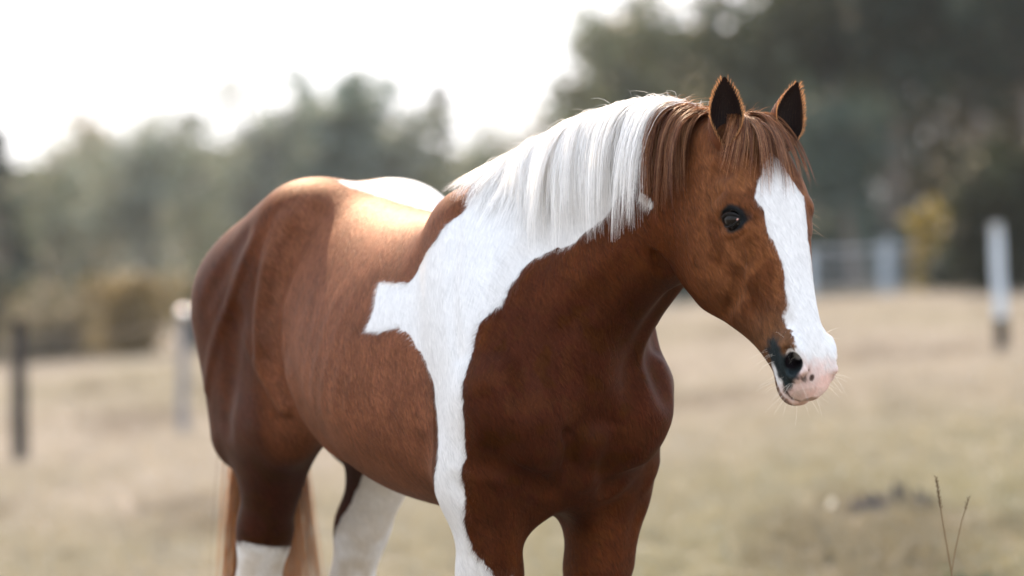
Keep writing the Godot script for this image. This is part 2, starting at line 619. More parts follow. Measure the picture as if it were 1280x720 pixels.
func in_head(p: Vector3) -> Vector3:
	var q := p - HEAD_AT
	return Vector3(q.dot(hl), q.dot(hf), q.dot(hr))


func bone(a: Vector3, b: Vector3, ra: float, rb: float, k: float, flat := Vector3.ZERO, ratio := 1.0) -> void:
	body.solids.append(Bone.new(a, b, ra, rb, k, flat, ratio))


func bump(a: Vector3, b: Vector3, width: float, amp: float) -> void:
	body.bumps.append(Bump.new([a, b], width, amp))


func path_bump(points: Array, width: float, amp: float) -> void:
	body.bumps.append(Bump.new(points, width, amp))


func shape_horse() -> void:
	var fwd := Vector3(cos(deg_to_rad(HEAD_TURN)), 0, -sin(deg_to_rad(HEAD_TURN)))
	var ph := deg_to_rad(HEAD_PITCH)
	hl = fwd * cos(ph) + Vector3.DOWN * sin(ph)
	hf = fwd * sin(ph) + Vector3.UP * cos(ph)
	hr = fwd.cross(Vector3.UP).normalized()
	body = Field.new()
	# trunk: s runs forward from the buttock; up is y
	var t := []
	for q in [  # x, top, bottom, centre, half width, exponent, taper
			[-0.88, 1.22, 1.04, 1.13, 0.07, 2.0, 0.0],
			[-0.84, 1.32, 0.95, 1.15, 0.155, 2.0, 0.0],
			[-0.74, 1.415, 0.90, 1.17, 0.235, 2.1, -0.05],
			[-0.58, 1.482, 0.87, 1.19, 0.275, 2.2, -0.05],
			[-0.41, 1.498, 0.86, 1.19, 0.285, 2.25, -0.05],
			[-0.25, 1.465, 0.82, 1.16, 0.282, 2.2, -0.1],
			[-0.10, 1.432, 0.775, 1.10, 0.305, 2.1, -0.12],
			[0.05, 1.418, 0.74, 1.07, 0.315, 2.1, -0.15],
			[0.20, 1.43, 0.725, 1.06, 0.295, 2.1, -0.2],
			[0.34, 1.485, 0.725, 1.05, 0.265, 2.1, -0.25],
			[0.48, 1.46, 0.73, 1.03, 0.245, 2.2, -0.2],
			[0.58, 1.38, 0.76, 1.02, 0.22, 2.3, -0.1],
			[0.64, 1.24, 0.82, 1.01, 0.15, 2.2, 0.0],
			[0.68, 1.10, 0.92, 1.01, 0.04, 2.0, 0.0]]:
		t.append([q[0] + 0.88, q[3], 0.0, q[1] - q[3], q[3] - q[2], q[4], q[5], q[6]])
	trunk = Loft.new(Vector3(-0.88, 0, 0), Vector3.RIGHT, Vector3.UP, 0.08, t)
	body.solids.append(trunk)
	# neck: from inside the chest to the poll
	var n0 := Vector3(0.34, 1.20, 0.0)
	var n1 := Vector3(1.12, 1.47, -0.135)
	neck = Loft.new(n0 - (n1 - n0).normalized() * 0.14, n1 - n0, Vector3.UP, 0.10, [
		[0.00, 0.0, 0.0, 0.08, 0.08, 0.06, 2.0, 0.0],
		[0.06, 0.0, 0.0, 0.17, 0.18, 0.13, 2.1, -0.2],
		[0.14, 0.0, 0.0, 0.25, 0.26, 0.19, 2.2, -0.30],
		[0.31, 0.0, 0.0, 0.30, 0.26, 0.165, 2.2, -0.35],
		[0.48, 0.01, 0.0, 0.29, 0.215, 0.132, 2.2, -0.35],
		[0.65, 0.015, 0.0, 0.27, 0.155, 0.108, 2.2, -0.30],
		[0.82, 0.01, 0.0, 0.23, 0.115, 0.080, 2.2, -0.25],
		[0.94, 0.0, 0.0, 0.16, 0.11, 0.08, 2.2, -0.15],
		[1.00, 0.0, 0.0, 0.09, 0.09, 0.06, 2.0, 0.0]])
	body.solids.append(neck)
	# head: s runs down the face, up is out of the forehead; the face line is up = 0
	var hs := []
	for q in [  # l, face line, jaw line, widest, half width, exponent, taper
			[-0.03, -0.07, -0.12, -0.095, 0.03, 2.0, 0.0],
			[0.00, -0.032, -0.18, -0.09, 0.072, 2.2, -0.1],
			[0.06, -0.004, -0.225, -0.09, 0.098, 2.5, 0.06],
			[0.13, 0.006, -0.272, -0.085, 0.106, 2.9, 0.12],
			[0.20, 0.006, -0.298, -0.08, 0.106, 3.2, 0.18],
			[0.27, -0.001, -0.308, -0.08, 0.092, 3.2, 0.16],
			[0.33, -0.007, -0.297, -0.075, 0.076, 3.0, 0.14],
			[0.39, -0.011, -0.24, -0.07, 0.064, 2.6, 0.10],
			[0.46, -0.013, -0.183, -0.065, 0.057, 2.3, 0.05],
			[0.53, -0.017, -0.145, -0.066, 0.059, 2.3, 0.10],
			[0.58, -0.030, -0.132, -0.072, 0.055, 2.3, 0.12],
			[0.61, -0.048, -0.116, -0.078, 0.043, 2.2, 0.1],
			[0.624, -0.066, -0.095, -0.08, 0.02, 2.0, 0.0]]:
		hs.append([q[0] + 0.03, q[3], 0.0, q[1] - q[3], q[3] - q[2], q[4], q[5], q[6]])
	skull = Loft.new(HEAD_AT - hl * 0.03, hl, hf, 0.045, hs)
	body.solids.append(skull)
	# throat and cheek joining the neck
	bone(Vector3(0.92, 1.44, -0.09), H(0.08, -0.15, 0), 0.09, 0.085, 0.06, hr, 0.8)
	for s: float in [1.0, -1.0]:
		# chin, lips, nostrils
		body.solids.append(Blob.new(H(0.586, -0.115, 0.012 * s), Vector3(0.036, 0.026, 0.026), 0.02, Basis(hl, hf, hr)))
		body.solids.append(Blob.new(H(0.535, -0.052, 0.040 * s), Vector3(0.046, 0.030, 0.024), 0.02, Basis(hl, hf, hr)))
		body.carves.append(Bone.new(H(0.536, -0.040, 0.068 * s), H(0.562, -0.040, 0.060 * s), 0.0150, 0.0195, 0.006))
		body.carves.append(Bone.new(H(0.556, -0.042, 0.052 * s), H(0.535, -0.055, 0.026 * s), 0.018, 0.012, 0.006))
		path_bump([H(0.512, -0.058, 0.062 * s), H(0.512, -0.028, 0.058 * s), H(0.545, -0.014, 0.048 * s), H(0.583, -0.024, 0.044 * s)], 0.011, 0.007)
		path_bump([H(0.583, -0.026, 0.046 * s), H(0.592, -0.045, 0.052 * s), H(0.58, -0.062, 0.06 * s)], 0.010, 0.005)
		path_bump([H(0.64, -0.095, 0.0), H(0.612, -0.102, 0.03 * s), H(0.57, -0.094, 0.06 * s)], 0.0055, -0.009)
		bump(H(0.57, -0.094, 0.062 * s), H(0.545, -0.094, 0.062 * s), 0.006, -0.005)
		# eye: brow, socket, hollow above, lower lid
		path_bump([H(0.197, -0.078, 0.10 * s), H(0.196, -0.045, 0.102 * s), H(0.215, -0.022, 0.090 * s)], 0.018, 0.016)
		bump(H(0.125, -0.05, 0.10 * s), H(0.135, -0.035, 0.09 * s), 0.020, -0.010)
		path_bump([H(0.250, -0.085, 0.10 * s), H(0.260, -0.058, 0.098 * s), H(0.256, -0.034, 0.088 * s)], 0.012, 0.005)
		body.carves.append(Blob.new(H(0.230, -0.053, 0.116 * s), Vector3(0.019, 0.029, 0.027), 0.008, Basis(hl, hf, hr)))
		# cheek plate, facial crest, groove behind the mouth
		body.solids.append(Blob.new(H(0.225, -0.185, 0.052 * s), Vector3(0.12, 0.118, 0.042), 0.035, Basis(hl, hf, hr)))
		path_bump([H(0.23, -0.115, 0.09 * s), H(0.30, -0.092, 0.08 * s), H(0.36, -0.08, 0.068 * s)], 0.016, 0.010)
		path_bump([H(0.30, -0.14, 0.075 * s), H(0.35, -0.12, 0.065 * s), H(0.42, -0.10, 0.058 * s)], 0.022, -0.006)
		path_bump([H(0.29, -0.03, 0.075 * s), H(0.38, -0.035, 0.06 * s), H(0.47, -0.035, 0.05 * s)], 0.016, -0.005)
		path_bump([H(0.335, -0.095, 0.082 * s), H(0.365, -0.14, 0.066 * s), H(0.385, -0.205, 0.045 * s)], 0.014, -0.014)
		path_bump([H(0.345, -0.07, 0.076 * s), H(0.385, -0.11, 0.064 * s), H(0.41, -0.16, 0.05 * s)], 0.016, 0.005)
		# veins
		path_bump([H(0.30, -0.05, 0.092 * s), H(0.345, -0.075, 0.074 * s), H(0.40, -0.105, 0.060 * s), H(0.43, -0.14, 0.052 * s)], 0.0045, 0.0022)
		path_bump([H(0.345, -0.075, 0.074 * s), H(0.40, -0.06, 0.062 * s), H(0.46, -0.07, 0.055 * s)], 0.004, 0.0018)
		# wrinkles over the eye
		path_bump([H(0.178, -0.075, 0.105 * s), H(0.172, -0.050, 0.108 * s), H(0.180, -0.025, 0.100 * s)], 0.005, -0.0025)
		path_bump([H(0.268, -0.075, 0.10 * s), H(0.274, -0.055, 0.10 * s), H(0.268, -0.034, 0.094 * s)], 0.005, -0.002)
		# back edge of the cheek
		path_bump([H(0.03, -0.225, 0.085 * s), H(0.10, -0.285, 0.085 * s), H(0.19, -0.318, 0.08 * s), H(0.28, -0.325, 0.07 * s)], 0.020, -0.020)
		# base of the ear
		bone(H(0.06, -0.115, 0.05 * s), H(0.03, -0.095, 0.066 * s), 0.030, 0.018, 0.03)
	# breast, shoulders, forelegs
	body.solids.append(Blob.new(Vector3(0.56, 1.06, 0), Vector3(0.165, 0.24, 0.20), 0.10))
	for s: float in [1.0, -1.0]:
		bone(Vector3(0.33, 1.36, 0.11 * s), Vector3(0.60, 1.00, (0.18 if s > 0 else 0.162) * s), 0.10, 0.105, 0.08, Vector3(0, 0, 1), 0.75)
		bone(Vector3(0.60, 0.98, (0.172 if s > 0 else 0.155) * s), Vector3(0.50 - 0.04 * maxf(0.0, -s), 0.82, (0.178 if s > 0 else 0.195) * s), 0.105, 0.100 if s > 0 else 0.118, 0.05, Vector3(0, 0, 1), 0.85)
		bone(Vector3(0.655, 0.98, 0.105 * s), Vector3(0.60, 0.84, 0.085 * s), 0.082, 0.072, 0.05)
		bone(Vector3(0.53 - 0.05 * maxf(0.0, -s), 0.84, 0.165 * s), Vector3(0.51, 0.60, 0.142 * s), 0.102 if s > 0 else 0.118, 0.076, 0.05, Vector3(0, 0, 1), 0.88)
		bone(Vector3(0.50, 0.60, 0.14 * s), Vector3(0.51, 0.44, 0.14 * s), 0.072, 0.054, 0.03)
		bone(Vector3(0.51, 0.44, 0.14 * s), Vector3(0.515, 0.36, 0.14 * s), 0.056, 0.046, 0.02)
		bone(Vector3(0.51, 0.36, 0.14 * s), Vector3(0.51, 0.14, 0.14 * s), 0.034, 0.031, 0.02)
		bone(Vector3(0.51, 0.14, 0.14 * s), Vector3(0.515, 0.09, 0.14 * s), 0.040, 0.040, 0.02)
		bone(Vector3(0.52, 0.09, 0.14 * s), Vector3(0.57, -0.01, 0.14 * s), 0.034, 0.044, 0.02)
		bone(Vector3(0.60, 0.81, 0.02 * s), Vector3(0.54, 0.735, 0.09 * s), 0.05, 0.042 if s > 0 else 0.03, 0.04)
		# hind quarter: croup muscle, thigh, stifle, gaskin, hock
		bone(Vector3(-0.42, 1.36, 0.13 * s), Vector3(-0.72, 1.22, 0.13 * s), 0.15, 0.155, 0.08)
		bone(Vector3(-0.68, 1.20, 0.15 * s), Vector3(-0.58, 0.92, 0.17 * s), 0.175, 0.135, 0.07, Vector3(0, 0, 1), 0.75)
		bone(Vector3(-0.45, 1.26, 0.15 * s), Vector3(-0.42, 0.90, 0.20 * s), 0.13, 0.10, 0.07, Vector3(0, 0, 1), 0.8)
		bone(Vector3(-0.78, 1.13, 0.135 * s), Vector3(-0.735, 0.87, 0.16 * s), 0.132, 0.100, 0.09, Vector3(0, 0, 1), 0.85)
		bone(Vector3(-0.52, 0.90, 0.17 * s), Vector3(-0.66, 0.62, 0.14 * s), 0.125, 0.072, 0.06, Vector3(0, 0, 1), 0.8)
		bone(Vector3(-0.66, 0.62, 0.14 * s), Vector3(-0.71, 0.48, 0.135 * s), 0.068, 0.055, 0.04)
		bone(Vector3(-0.71, 0.48, 0.135 * s), Vector3(-0.70, 0.42, 0.135 * s), 0.055, 0.046, 0.02)
		bone(Vector3(-0.70, 0.42, 0.135 * s), Vector3(-0.68, 0.14, 0.135 * s), 0.037, 0.034, 0.02)
		bone(Vector3(-0.68, 0.14, 0.135 * s), Vector3(-0.675, 0.10, 0.135 * s), 0.042, 0.042, 0.02)
		bone(Vector3(-0.67, 0.09, 0.135 * s), Vector3(-0.62, -0.01, 0.135 * s), 0.035, 0.045, 0.02)
	# muscles, folds and hollows (the right side shows)
	for s: float in [1.0, -1.0]:
		path_bump([Vector3(0.40, 1.42, 0.17 * s), Vector3(0.50, 1.22, 0.25 * s), Vector3(0.57, 1.10, 0.27 * s)], 0.022, -0.007)
		path_bump([Vector3(0.28, 1.30, 0.24 * s), Vector3(0.40, 1.05, 0.29 * s), Vector3(0.42, 0.90, 0.29 * s)], 0.05, -0.012)
		path_bump([Vector3(0.62, 1.32, 0.14 * s), Vector3(0.63, 1.22, 0.19 * s), Vector3(0.66, 1.12, 0.20 * s)], 0.03, -0.012)
		bump(Vector3(0.69, 0.93, 0.15 * s), Vector3(0.70, 0.89, 0.13 * s), 0.065, 0.030)
		if s > 0.0:
			path_bump([Vector3(0.69, 0.985, 0.17 * s), Vector3(0.715, 0.955, 0.11 * s), Vector3(0.722, 0.91, 0.06 * s), Vector3(0.70, 0.86, 0.05 * s)], 0.016, -0.015)
		bump(Vector3(0.63, 1.03, 0.235 * s), Vector3(0.66, 0.98, 0.22 * s), 0.06, 0.014)
		path_bump([Vector3(0.66, 1.22, 0.16 * s), Vector3(0.70, 1.08, 0.165 * s), Vector3(0.71, 1.00, 0.17 * s)], 0.035, -0.013)
		path_bump([Vector3(0.63, 0.80, 0.21 * s), Vector3(0.60, 0.68, 0.19 * s)], 0.02, -0.006)
		path_bump([Vector3(0.64, 0.855, 0.25 * s), Vector3(0.675, 0.838, 0.19 * s), Vector3(0.68, 0.82, 0.13 * s), Vector3(0.66, 0.795, 0.08 * s)], 0.026, -0.024)
		path_bump([Vector3(0.68, 1.00, 0.25 * s), Vector3(0.69, 0.92, 0.225 * s), Vector3(0.66, 0.85, 0.215 * s)], 0.028, -0.014)
		path_bump([Vector3(0.57, 0.82, 0.27 * s), Vector3(0.60, 0.72, 0.20 * s)], 0.02, -0.006)
		path_bump([Vector3(0.58, 0.84, 0.24 * s), Vector3(0.57, 0.72, 0.23 * s), Vector3(0.55, 0.62, 0.20 * s)], 0.03, 0.008)
		# windpipe and jugular groove
		path_bump([Vector3(0.66, 1.10, 0.09 * s), Vector3(0.78, 1.22, -0.03 + 0.075 * s), Vector3(0.92, 1.32, -0.06 + 0.08 * s)], 0.028, -0.009)
		path_bump([Vector3(0.74, 1.34, 0.10 * s), Vector3(0.86, 1.42, -0.03 + 0.10 * s)], 0.05, 0.008)
		# flank: point of hip, hollow, front edge of the thigh, fold down to the stifle
		path_bump([Vector3(-0.27, 1.43, 0.20 * s), Vector3(-0.285, 1.32, 0.26 * s), Vector3(-0.315, 1.19, 0.285 * s), Vector3(-0.31, 1.06, 0.285 * s), Vector3(-0.25, 0.96, 0.26 * s)], 0.032, -0.021)
		path_bump([Vector3(-0.34, 1.40, 0.23 * s), Vector3(-0.35, 1.30, 0.275 * s), Vector3(-0.375, 1.19, 0.29 * s), Vector3(-0.375, 1.06, 0.295 * s), Vector3(-0.31, 0.95, 0.26 * s)], 0.024, 0.018)
		path_bump([Vector3(-0.22, 1.02, 0.29 * s), Vector3(-0.20, 0.93, 0.27 * s), Vector3(-0.12, 0.85, 0.24 * s)], 0.05, 0.012)
		path_bump([Vector3(-0.42, 1.36, 0.27 * s), Vector3(-0.47, 1.29, 0.295 * s), Vector3(-0.57, 1.17, 0.30 * s), Vector3(-0.66, 1.08, 0.28 * s), Vector3(-0.75, 0.98, 0.26 * s)], 0.022, 0.006)
		path_bump([Vector3(-0.54, 1.19, 0.30 * s), Vector3(-0.46, 1.11, 0.31 * s), Vector3(-0.38, 1.02, 0.30 * s)], 0.020, 0.005)
		path_bump([Vector3(-0.50, 1.16, 0.30 * s), Vector3(-0.56, 1.02, 0.31 * s), Vector3(-0.60, 0.90, 0.28 * s)], 0.045, -0.010)
		path_bump([Vector3(-0.47, 1.36, 0.26 * s), Vector3(-0.56, 1.29, 0.28 * s), Vector3(-0.66, 1.20, 0.27 * s)], 0.035, -0.007)
		for i in 7:
			var x := 0.18 - i * 0.062
			path_bump([Vector3(x + 0.02, 1.26, 0.27 * s), Vector3(x, 1.10, 0.32 * s), Vector3(x - 0.05, 0.96, 0.31 * s)], 0.017, 0.0012)
	bump(Vector3(0.715, 0.90, 0.0), Vector3(0.68, 0.83, 0.0), 0.042, 0.024)
	path_bump([Vector3(0.84, 1.24, -0.125), Vector3(0.78, 1.15, -0.11), Vector3(0.735, 1.07, -0.095), Vector3(0.72, 1.00, -0.085)], 0.03, -0.011)
	path_bump([Vector3(0.72, 1.16, 0.02), Vector3(0.74, 1.10, 0.01), Vector3(0.73, 1.02, 0.0)], 0.05, 0.02)
	for s: float in [1.0, -1.0]:
		bump(Vector3(-0.77, 0.66, 0.14 * s), Vector3(-0.78, 0.50, 0.135 * s), 0.02, 0.010)
		bump(Vector3(-0.72, 0.68, 0.19 * s), Vector3(-0.75, 0.56, 0.17 * s), 0.018, -0.008)
# ------------------------------------------------------------------ coat: colours belong to the animal, in its own axes
const CHESTNUT := Color(0.122, 0.036, 0.0115)
const FACE := Color(0.232, 0.090, 0.037)
const WHITE := Color(0.70, 0.697, 0.69)
const DARK := Color(0.022, 0.026, 0.028)
const PINK := Color(0.68, 0.46, 0.405)
var rag := FastNoiseLite.new()
var mottle := FastNoiseLite.new()
# outline of the white shoulder patch on the right flank, as (x, y)
var patch := PackedVector2Array([
	Vector2(0.37, 1.58), Vector2(0.405, 1.485), Vector2(0.408, 1.425), Vector2(0.369, 1.356), Vector2(0.291, 1.296), Vector2(0.262, 1.256),
	Vector2(0.205, 1.262), Vector2(0.15, 1.259), Vector2(0.172, 1.204), Vector2(0.168, 1.148), Vector2(0.222, 1.145), Vector2(0.278, 1.157), Vector2(0.347, 1.118),
	Vector2(0.404, 1.079), Vector2(0.455, 1.023), Vector2(0.462, 1.00), Vector2(0.490, 0.923), Vector2(0.50, 0.867), Vector2(0.46, 0.80), Vector2(0.40, 0.74),
	Vector2(0.40, 0.60), Vector2(0.40, 0.40), Vector2(0.60, 0.40), Vector2(0.600, 0.56), Vector2(0.582, 0.624), Vector2(0.567, 0.672), Vector2(0.562, 0.711), Vector2(0.584, 0.793),
	Vector2(0.606, 0.897), Vector2(0.632, 0.997), Vector2(0.612, 1.091), Vector2(0.601, 1.164), Vector2(0.610, 1.207), Vector2(0.618, 1.229), Vector2(0.620, 1.262),
	Vector2(0.624, 1.298), Vector2(0.652, 1.322), Vector2(0.736, 1.345), Vector2(0.82, 1.41), Vector2(0.86, 1.50), Vector2(0.90, 1.70)])


static func edge(poly: PackedVector2Array, p: Vector2) -> float:
	# signed distance, below zero inside
	var d := 1e9
	var inside := false
	var j := poly.size() - 1
	for i in poly.size():
		var a := poly[i]
		var b := poly[j]
		var e := b - a
		var w := p - a
		d = minf(d, (w - e * clampf(w.dot(e) / e.length_squared(), 0.0, 1.0)).length_squared())
		if (a.y > p.y) != (b.y > p.y) and p.x < e.x * (p.y - a.y) / e.y + a.x:
			inside = not inside
		j = i
	return -sqrt(d) if inside else sqrt(d)


func white_at(p: Vector3) -> float:
	# below zero where the hair is white
	var g := 1.0
	var q := in_head(p)
	if q.x > -0.02 and q.y > -0.16 and absf(q.z) < 0.14 and p.x > 1.0:
		# blaze down to the muzzle
		var near := Loft.spline([[0.10, 0.0], [0.15, 0.045], [0.20, 0.072], [0.23, 0.060], [0.29, 0.053], [0.35, 0.037], [0.41, 0.043], [0.45, 0.044], [0.53, 0.058], [0.64, 0.09]], 1, q.x)
		var far := Loft.spline([[0.10, -0.012], [0.13, -0.033], [0.18, -0.055], [0.20, -0.066], [0.29, -0.055], [0.36, -0.050], [0.45, -0.055], [0.53, -0.07], [0.64, -0.09]], 1, q.x)
		g = maxf(maxf(q.z - near, far - q.z), maxf(0.10 - q.x, -0.055 - clampf((q.x - 0.46) * 0.8, 0.0, 0.06) - q.y))
		return g
	if p.z > -0.05 and p.y > 0.40 and p.x > 0.1 and p.x < 0.95:
		g = edge(patch, Vector2(p.x, p.y))
		if p.y < 0.86:
			g = maxf(g, lerpf(0.132, 0.05, clampf((p.y - 0.66) / 0.12, 0.0, 1.0)) - p.z)
		# stroke of white behind the cheek
		var s := Geometry2D.get_closest_point_to_segment(Vector2(p.x, p.y), Vector2(0.915, 1.445), Vector2(0.955, 1.42))
		g = minf(g, Vector2(p.x, p.y).distance_to(s) - 0.007)
	if p.x < 0.15 and p.y > 1.30:
		# white over the far side of the loin
		g = minf(g, maxf(p.z - Loft.spline([[-0.42, -0.09], [-0.36, 0.075], [-0.326, 0.082], [-0.298, 0.056], [-0.279, 0.034], [-0.25, 0.018], [-0.194, 0.004], [-0.138, -0.018], [0.0, -0.045], [0.14, -0.09]], 1, p.x), maxf(-0.42 - p.x, p.x - 0.13)))
	if p.x < -0.3 and p.y < 0.95:
		if p.z > 0.0:
			g = minf(g, p.y - 0.585 - (p.z - 0.14) * 0.15)
		else:
			g = minf(g, p.y - 0.695 - clampf((p.x + 0.60) * 1.2, -0.1, 0.25))
	if p.x > 0.3 and p.z < 0.0 and p.y < 0.6:
		g = minf(g, p.y - 0.36)
	return g


func coat(p: Vector3, n: Vector3, ragged := 1.0) -> Color:
	var w := white_at(p + Vector3(1, 1, 1) * (rag.get_noise_3dv(Vector3(p.x * 1.0, p.y * 0.45, p.z)) * 0.0028 * ragged))
	w += (mottle.get_noise_3dv(p * 0.8)) * 0.009
	var m := mottle.get_noise_3dv(p * 0.55)
	var c := CHESTNUT
	var q := in_head(p)
	if p.x > 1.0:
		var k := clampf((p.x - 1.0) / 0.12, 0.0, 1.0)
		c = c.lerp(FACE, k)
		c = c.lerp(Color(0.105, 0.036, 0.015), k * clampf(0.30 + m * 3.0 + clampf((q.x - 0.30) / 0.2, 0.0, 0.3) - clampf(1.0 - Vector2(q.x - 0.27, q.y + 0.13).length() / 0.12, 0.0, 0.4), 0.0, 0.75))
		if q.x > 0.40:
			c = c.lerp(Color(0.20, 0.11, 0.06), clampf((q.x - 0.40) / 0.10, 0.0, 1.0) * 0.6)
	# darker hair over the breast and the upper legs, painted shade in the hollow of the flank
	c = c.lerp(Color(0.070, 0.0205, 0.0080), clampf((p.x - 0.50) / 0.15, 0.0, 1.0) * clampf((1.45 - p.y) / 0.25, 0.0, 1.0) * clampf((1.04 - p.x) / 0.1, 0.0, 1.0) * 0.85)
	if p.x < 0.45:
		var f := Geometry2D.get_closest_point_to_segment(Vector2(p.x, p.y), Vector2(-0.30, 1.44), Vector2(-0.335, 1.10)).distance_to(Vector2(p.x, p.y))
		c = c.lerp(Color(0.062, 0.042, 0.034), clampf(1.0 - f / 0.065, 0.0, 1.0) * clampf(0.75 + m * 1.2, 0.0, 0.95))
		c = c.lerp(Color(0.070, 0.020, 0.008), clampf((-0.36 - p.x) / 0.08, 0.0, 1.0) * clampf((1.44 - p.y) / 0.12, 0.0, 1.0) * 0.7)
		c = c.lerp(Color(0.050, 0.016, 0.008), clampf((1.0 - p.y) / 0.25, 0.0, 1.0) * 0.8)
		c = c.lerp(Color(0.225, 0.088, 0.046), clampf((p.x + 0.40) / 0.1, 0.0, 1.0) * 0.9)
	c = c * (1.0 + m * 0.28)
	var t := clampf(0.5 - w / 0.003, 0.0, 1.0)
	var clean := WHITE.lerp(Color(0.50, 0.44, 0.36), clampf((0.86 - p.y) / 0.35, 0.0, 1.0) * clampf(0.55 + m * 1.5, 0.0, 1.0) * (0.85 if p.x < 0.0 else 0.35))
	c = c.lerp(clean * (1.0 + m * 0.04), t)
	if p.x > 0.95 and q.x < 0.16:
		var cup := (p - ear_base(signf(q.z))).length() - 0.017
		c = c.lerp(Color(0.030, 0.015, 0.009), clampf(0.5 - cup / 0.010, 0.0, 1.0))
	if p.x > 1.0 and q.x > 0.14:
		# skin of the eyelids, nostrils and lips
		var a := absf(q.z)
		var j := mottle.get_noise_3dv(p * 2.0) * 0.006
		if q.x < 0.30:
			var e := Vector2((q.x - 0.231) / 0.028, (q.y + 0.045) / 0.035).length() - 1.0
			c = c.lerp(DARK, clampf(0.5 - (e + j * 20.0) / 0.25, 0.0, 1.0) * clampf((a - 0.06) / 0.02, 0.0, 1.0))
		else:
			var pink := clampf((q.x - 0.550 - j * 3.0 + (q.y + 0.03) * 0.25) / 0.04, 0.0, 1.0) * (0.9 + 0.4 * mottle.get_noise_3dv(p * 1.3))
			c = c.lerp(PINK * (1.0 + m * 0.3), clampf(pink, 0.0, 1.0))
			if q.z > 0.0:
				# dark patch from behind the nostril down to the corner of the mouth
				var d := edge(PackedVector2Array([Vector2(0.480, -0.078), Vector2(0.502, -0.056), Vector2(0.530, -0.054), Vector2(0.572, -0.036), Vector2(0.592, -0.044), Vector2(0.604, -0.072),
					Vector2(0.604, -0.100), Vector2(0.57, -0.096), Vector2(0.53, -0.108), Vector2(0.50, -0.110)]), Vector2(q.x, q.y)) + j
				c = c.lerp(Color(0.030, 0.040, 0.044), smoothstep(0.0, 1.0, clampf(0.5 - (d + j) / 0.018, 0.0, 1.0)) * clampf((q.z - 0.018) / 0.012, 0.0, 1.0))
				var spot := Vector2(q.x - 0.592, q.z - 0.020).length() - 0.006
				c = c.lerp(Color(0.12, 0.08, 0.07), clampf(0.5 - spot / 0.004, 0.0, 1.0) * clampf((q.y + 0.075) / 0.01, 0.0, 1.0))
			# line of the mouth
			var lip := Geometry3D.get_closest_point_to_segment(Vector3(q.x, q.y, a), Vector3(0.64, -0.095, 0.0), Vector3(0.612, -0.102, 0.03)).distance_to(Vector3(q.x, q.y, a))
			lip = minf(lip, Geometry3D.get_closest_point_to_segment(Vector3(q.x, q.y, a), Vector3(0.612, -0.102, 0.03), Vector3(0.57, -0.094, 0.06)).distance_to(Vector3(q.x, q.y, a)))
			c = c.lerp(Color(0.09, 0.05, 0.04), clampf(1.0 - lip / 0.006, 0.0, 1.0) * 0.85)
			c = c.lerp(Color(0.16, 0.11, 0.07), clampf((-0.112 - q.y) / 0.012, 0.0, 1.0) * clampf((q.x - 0.56) / 0.02, 0.0, 1.0) * 0.6)  # brown under the lower lip, its shadow put into the colour
			# inside of the nostrils
			var hole := Geometry3D.get_closest_point_to_segment(Vector3(q.x, q.y, a), Vector3(0.552, -0.046, 0.050), Vector3(0.540, -0.052, 0.035)).distance_to(Vector3(q.x, q.y, a)) - 0.0185
			c = c.lerp(Color(0.012, 0.011, 0.012), clampf(0.5 - hole / 0.004, 0.0, 1.0))
	return c


func ear_base(s: float) -> Vector3:
	return H(0.012, -0.062, 0.066 * s) + Vector3(0, -0.072, 0) + hr * 0.010 * s + hf * 0.045


func flow(p: Vector3) -> Vector3:
	# the way the hair lies
	if p.x > 1.02:
		return hl * 0.8 - hf * 0.5 + hr * 0.1
	var f := Vector3(-0.75, -0.6, 0)
	f = f.lerp(Vector3(-0.35, -1, 0), clampf((p.x - 0.35) / 0.4, 0.0, 1.0))
	f = f.lerp(Vector3(-0.25, -1, 0), clampf((-p.x - 0.30) / 0.2, 0.0, 1.0))
	f.x += mottle.get_noise_3dv(p * 0.35) * 0.6
	return f


func coat_material(strong: float) -> StandardMaterial3D:
	var m := StandardMaterial3D.new()
	m.vertex_color_use_as_albedo = true
	m.roughness = 0.58
	m.metallic = 0.4
	m.metallic_specular = 0.13
	m.uv1_triplanar = true
	m.uv1_scale = Vector3.ONE / 0.34
	m.albedo_texture = hair_texture(false, strong)
	m.normal_enabled = true
	m.normal_texture = hair_texture(true, strong)
	m.normal_scale = 1.3 * strong
	return m


func hair_texture(relief: bool, strong: float) -> ImageTexture:
	# a lying coat: thousands of short strokes, mostly one way
	var rng := RandomNumberGenerator.new()
	rng.seed = 77
	var n := 512
	var h := PackedFloat32Array()
	h.resize(n * n)
	h.fill(0.5)
	for i in 9000:
		var x := rng.randf() * n
		var y := rng.randf() * n
		var a := 1.15 + rng.randfn(0.0, 0.16)
		var d := Vector2(cos(a), sin(a))
		var l := rng.randi_range(12, 30)
		var v := rng.randf_range(0.15, 0.85)
		for k in l:
			var q := posmod(int(y + d.y * k), n) * n + posmod(int(x + d.x * k), n)
			h[q] = lerpf(h[q], v, 0.75 * sin(PI * k / l))
	for i in 2600:
		var x := rng.randf() * n
		var y := rng.randf() * n
		var a := 1.15 + rng.randfn(0.0, 0.22)
		var d := Vector2(cos(a), sin(a))
		var l := rng.randi_range(22, 46)
		var v := rng.randf_range(0.0, 1.0)
		for k in l:
			for e in 4:
				var q := posmod(int(y + d.y * k), n) * n + posmod(int(x + d.x * k) + e, n)
				h[q] = lerpf(h[q], v, 0.4 * sin(PI * k / l))
	var im := Image.create(n, n, false, Image.FORMAT_RGB8)
	for y in n:
		for x in n:
			var v := h[y * n + x] * 0.5 + (h[y * n + (x + 1) % n] + h[y * n + (x + n - 1) % n]) * 0.25
			if not relief:
				v = 1.0 - strong * 0.18 + 0.95 * strong * (v - 0.5)
			im.set_pixel(x, y, Color(v, v, v))
	if relief:
		im.bump_map_to_normal_map(3.0)
	return ImageTexture.create_from_image(im)


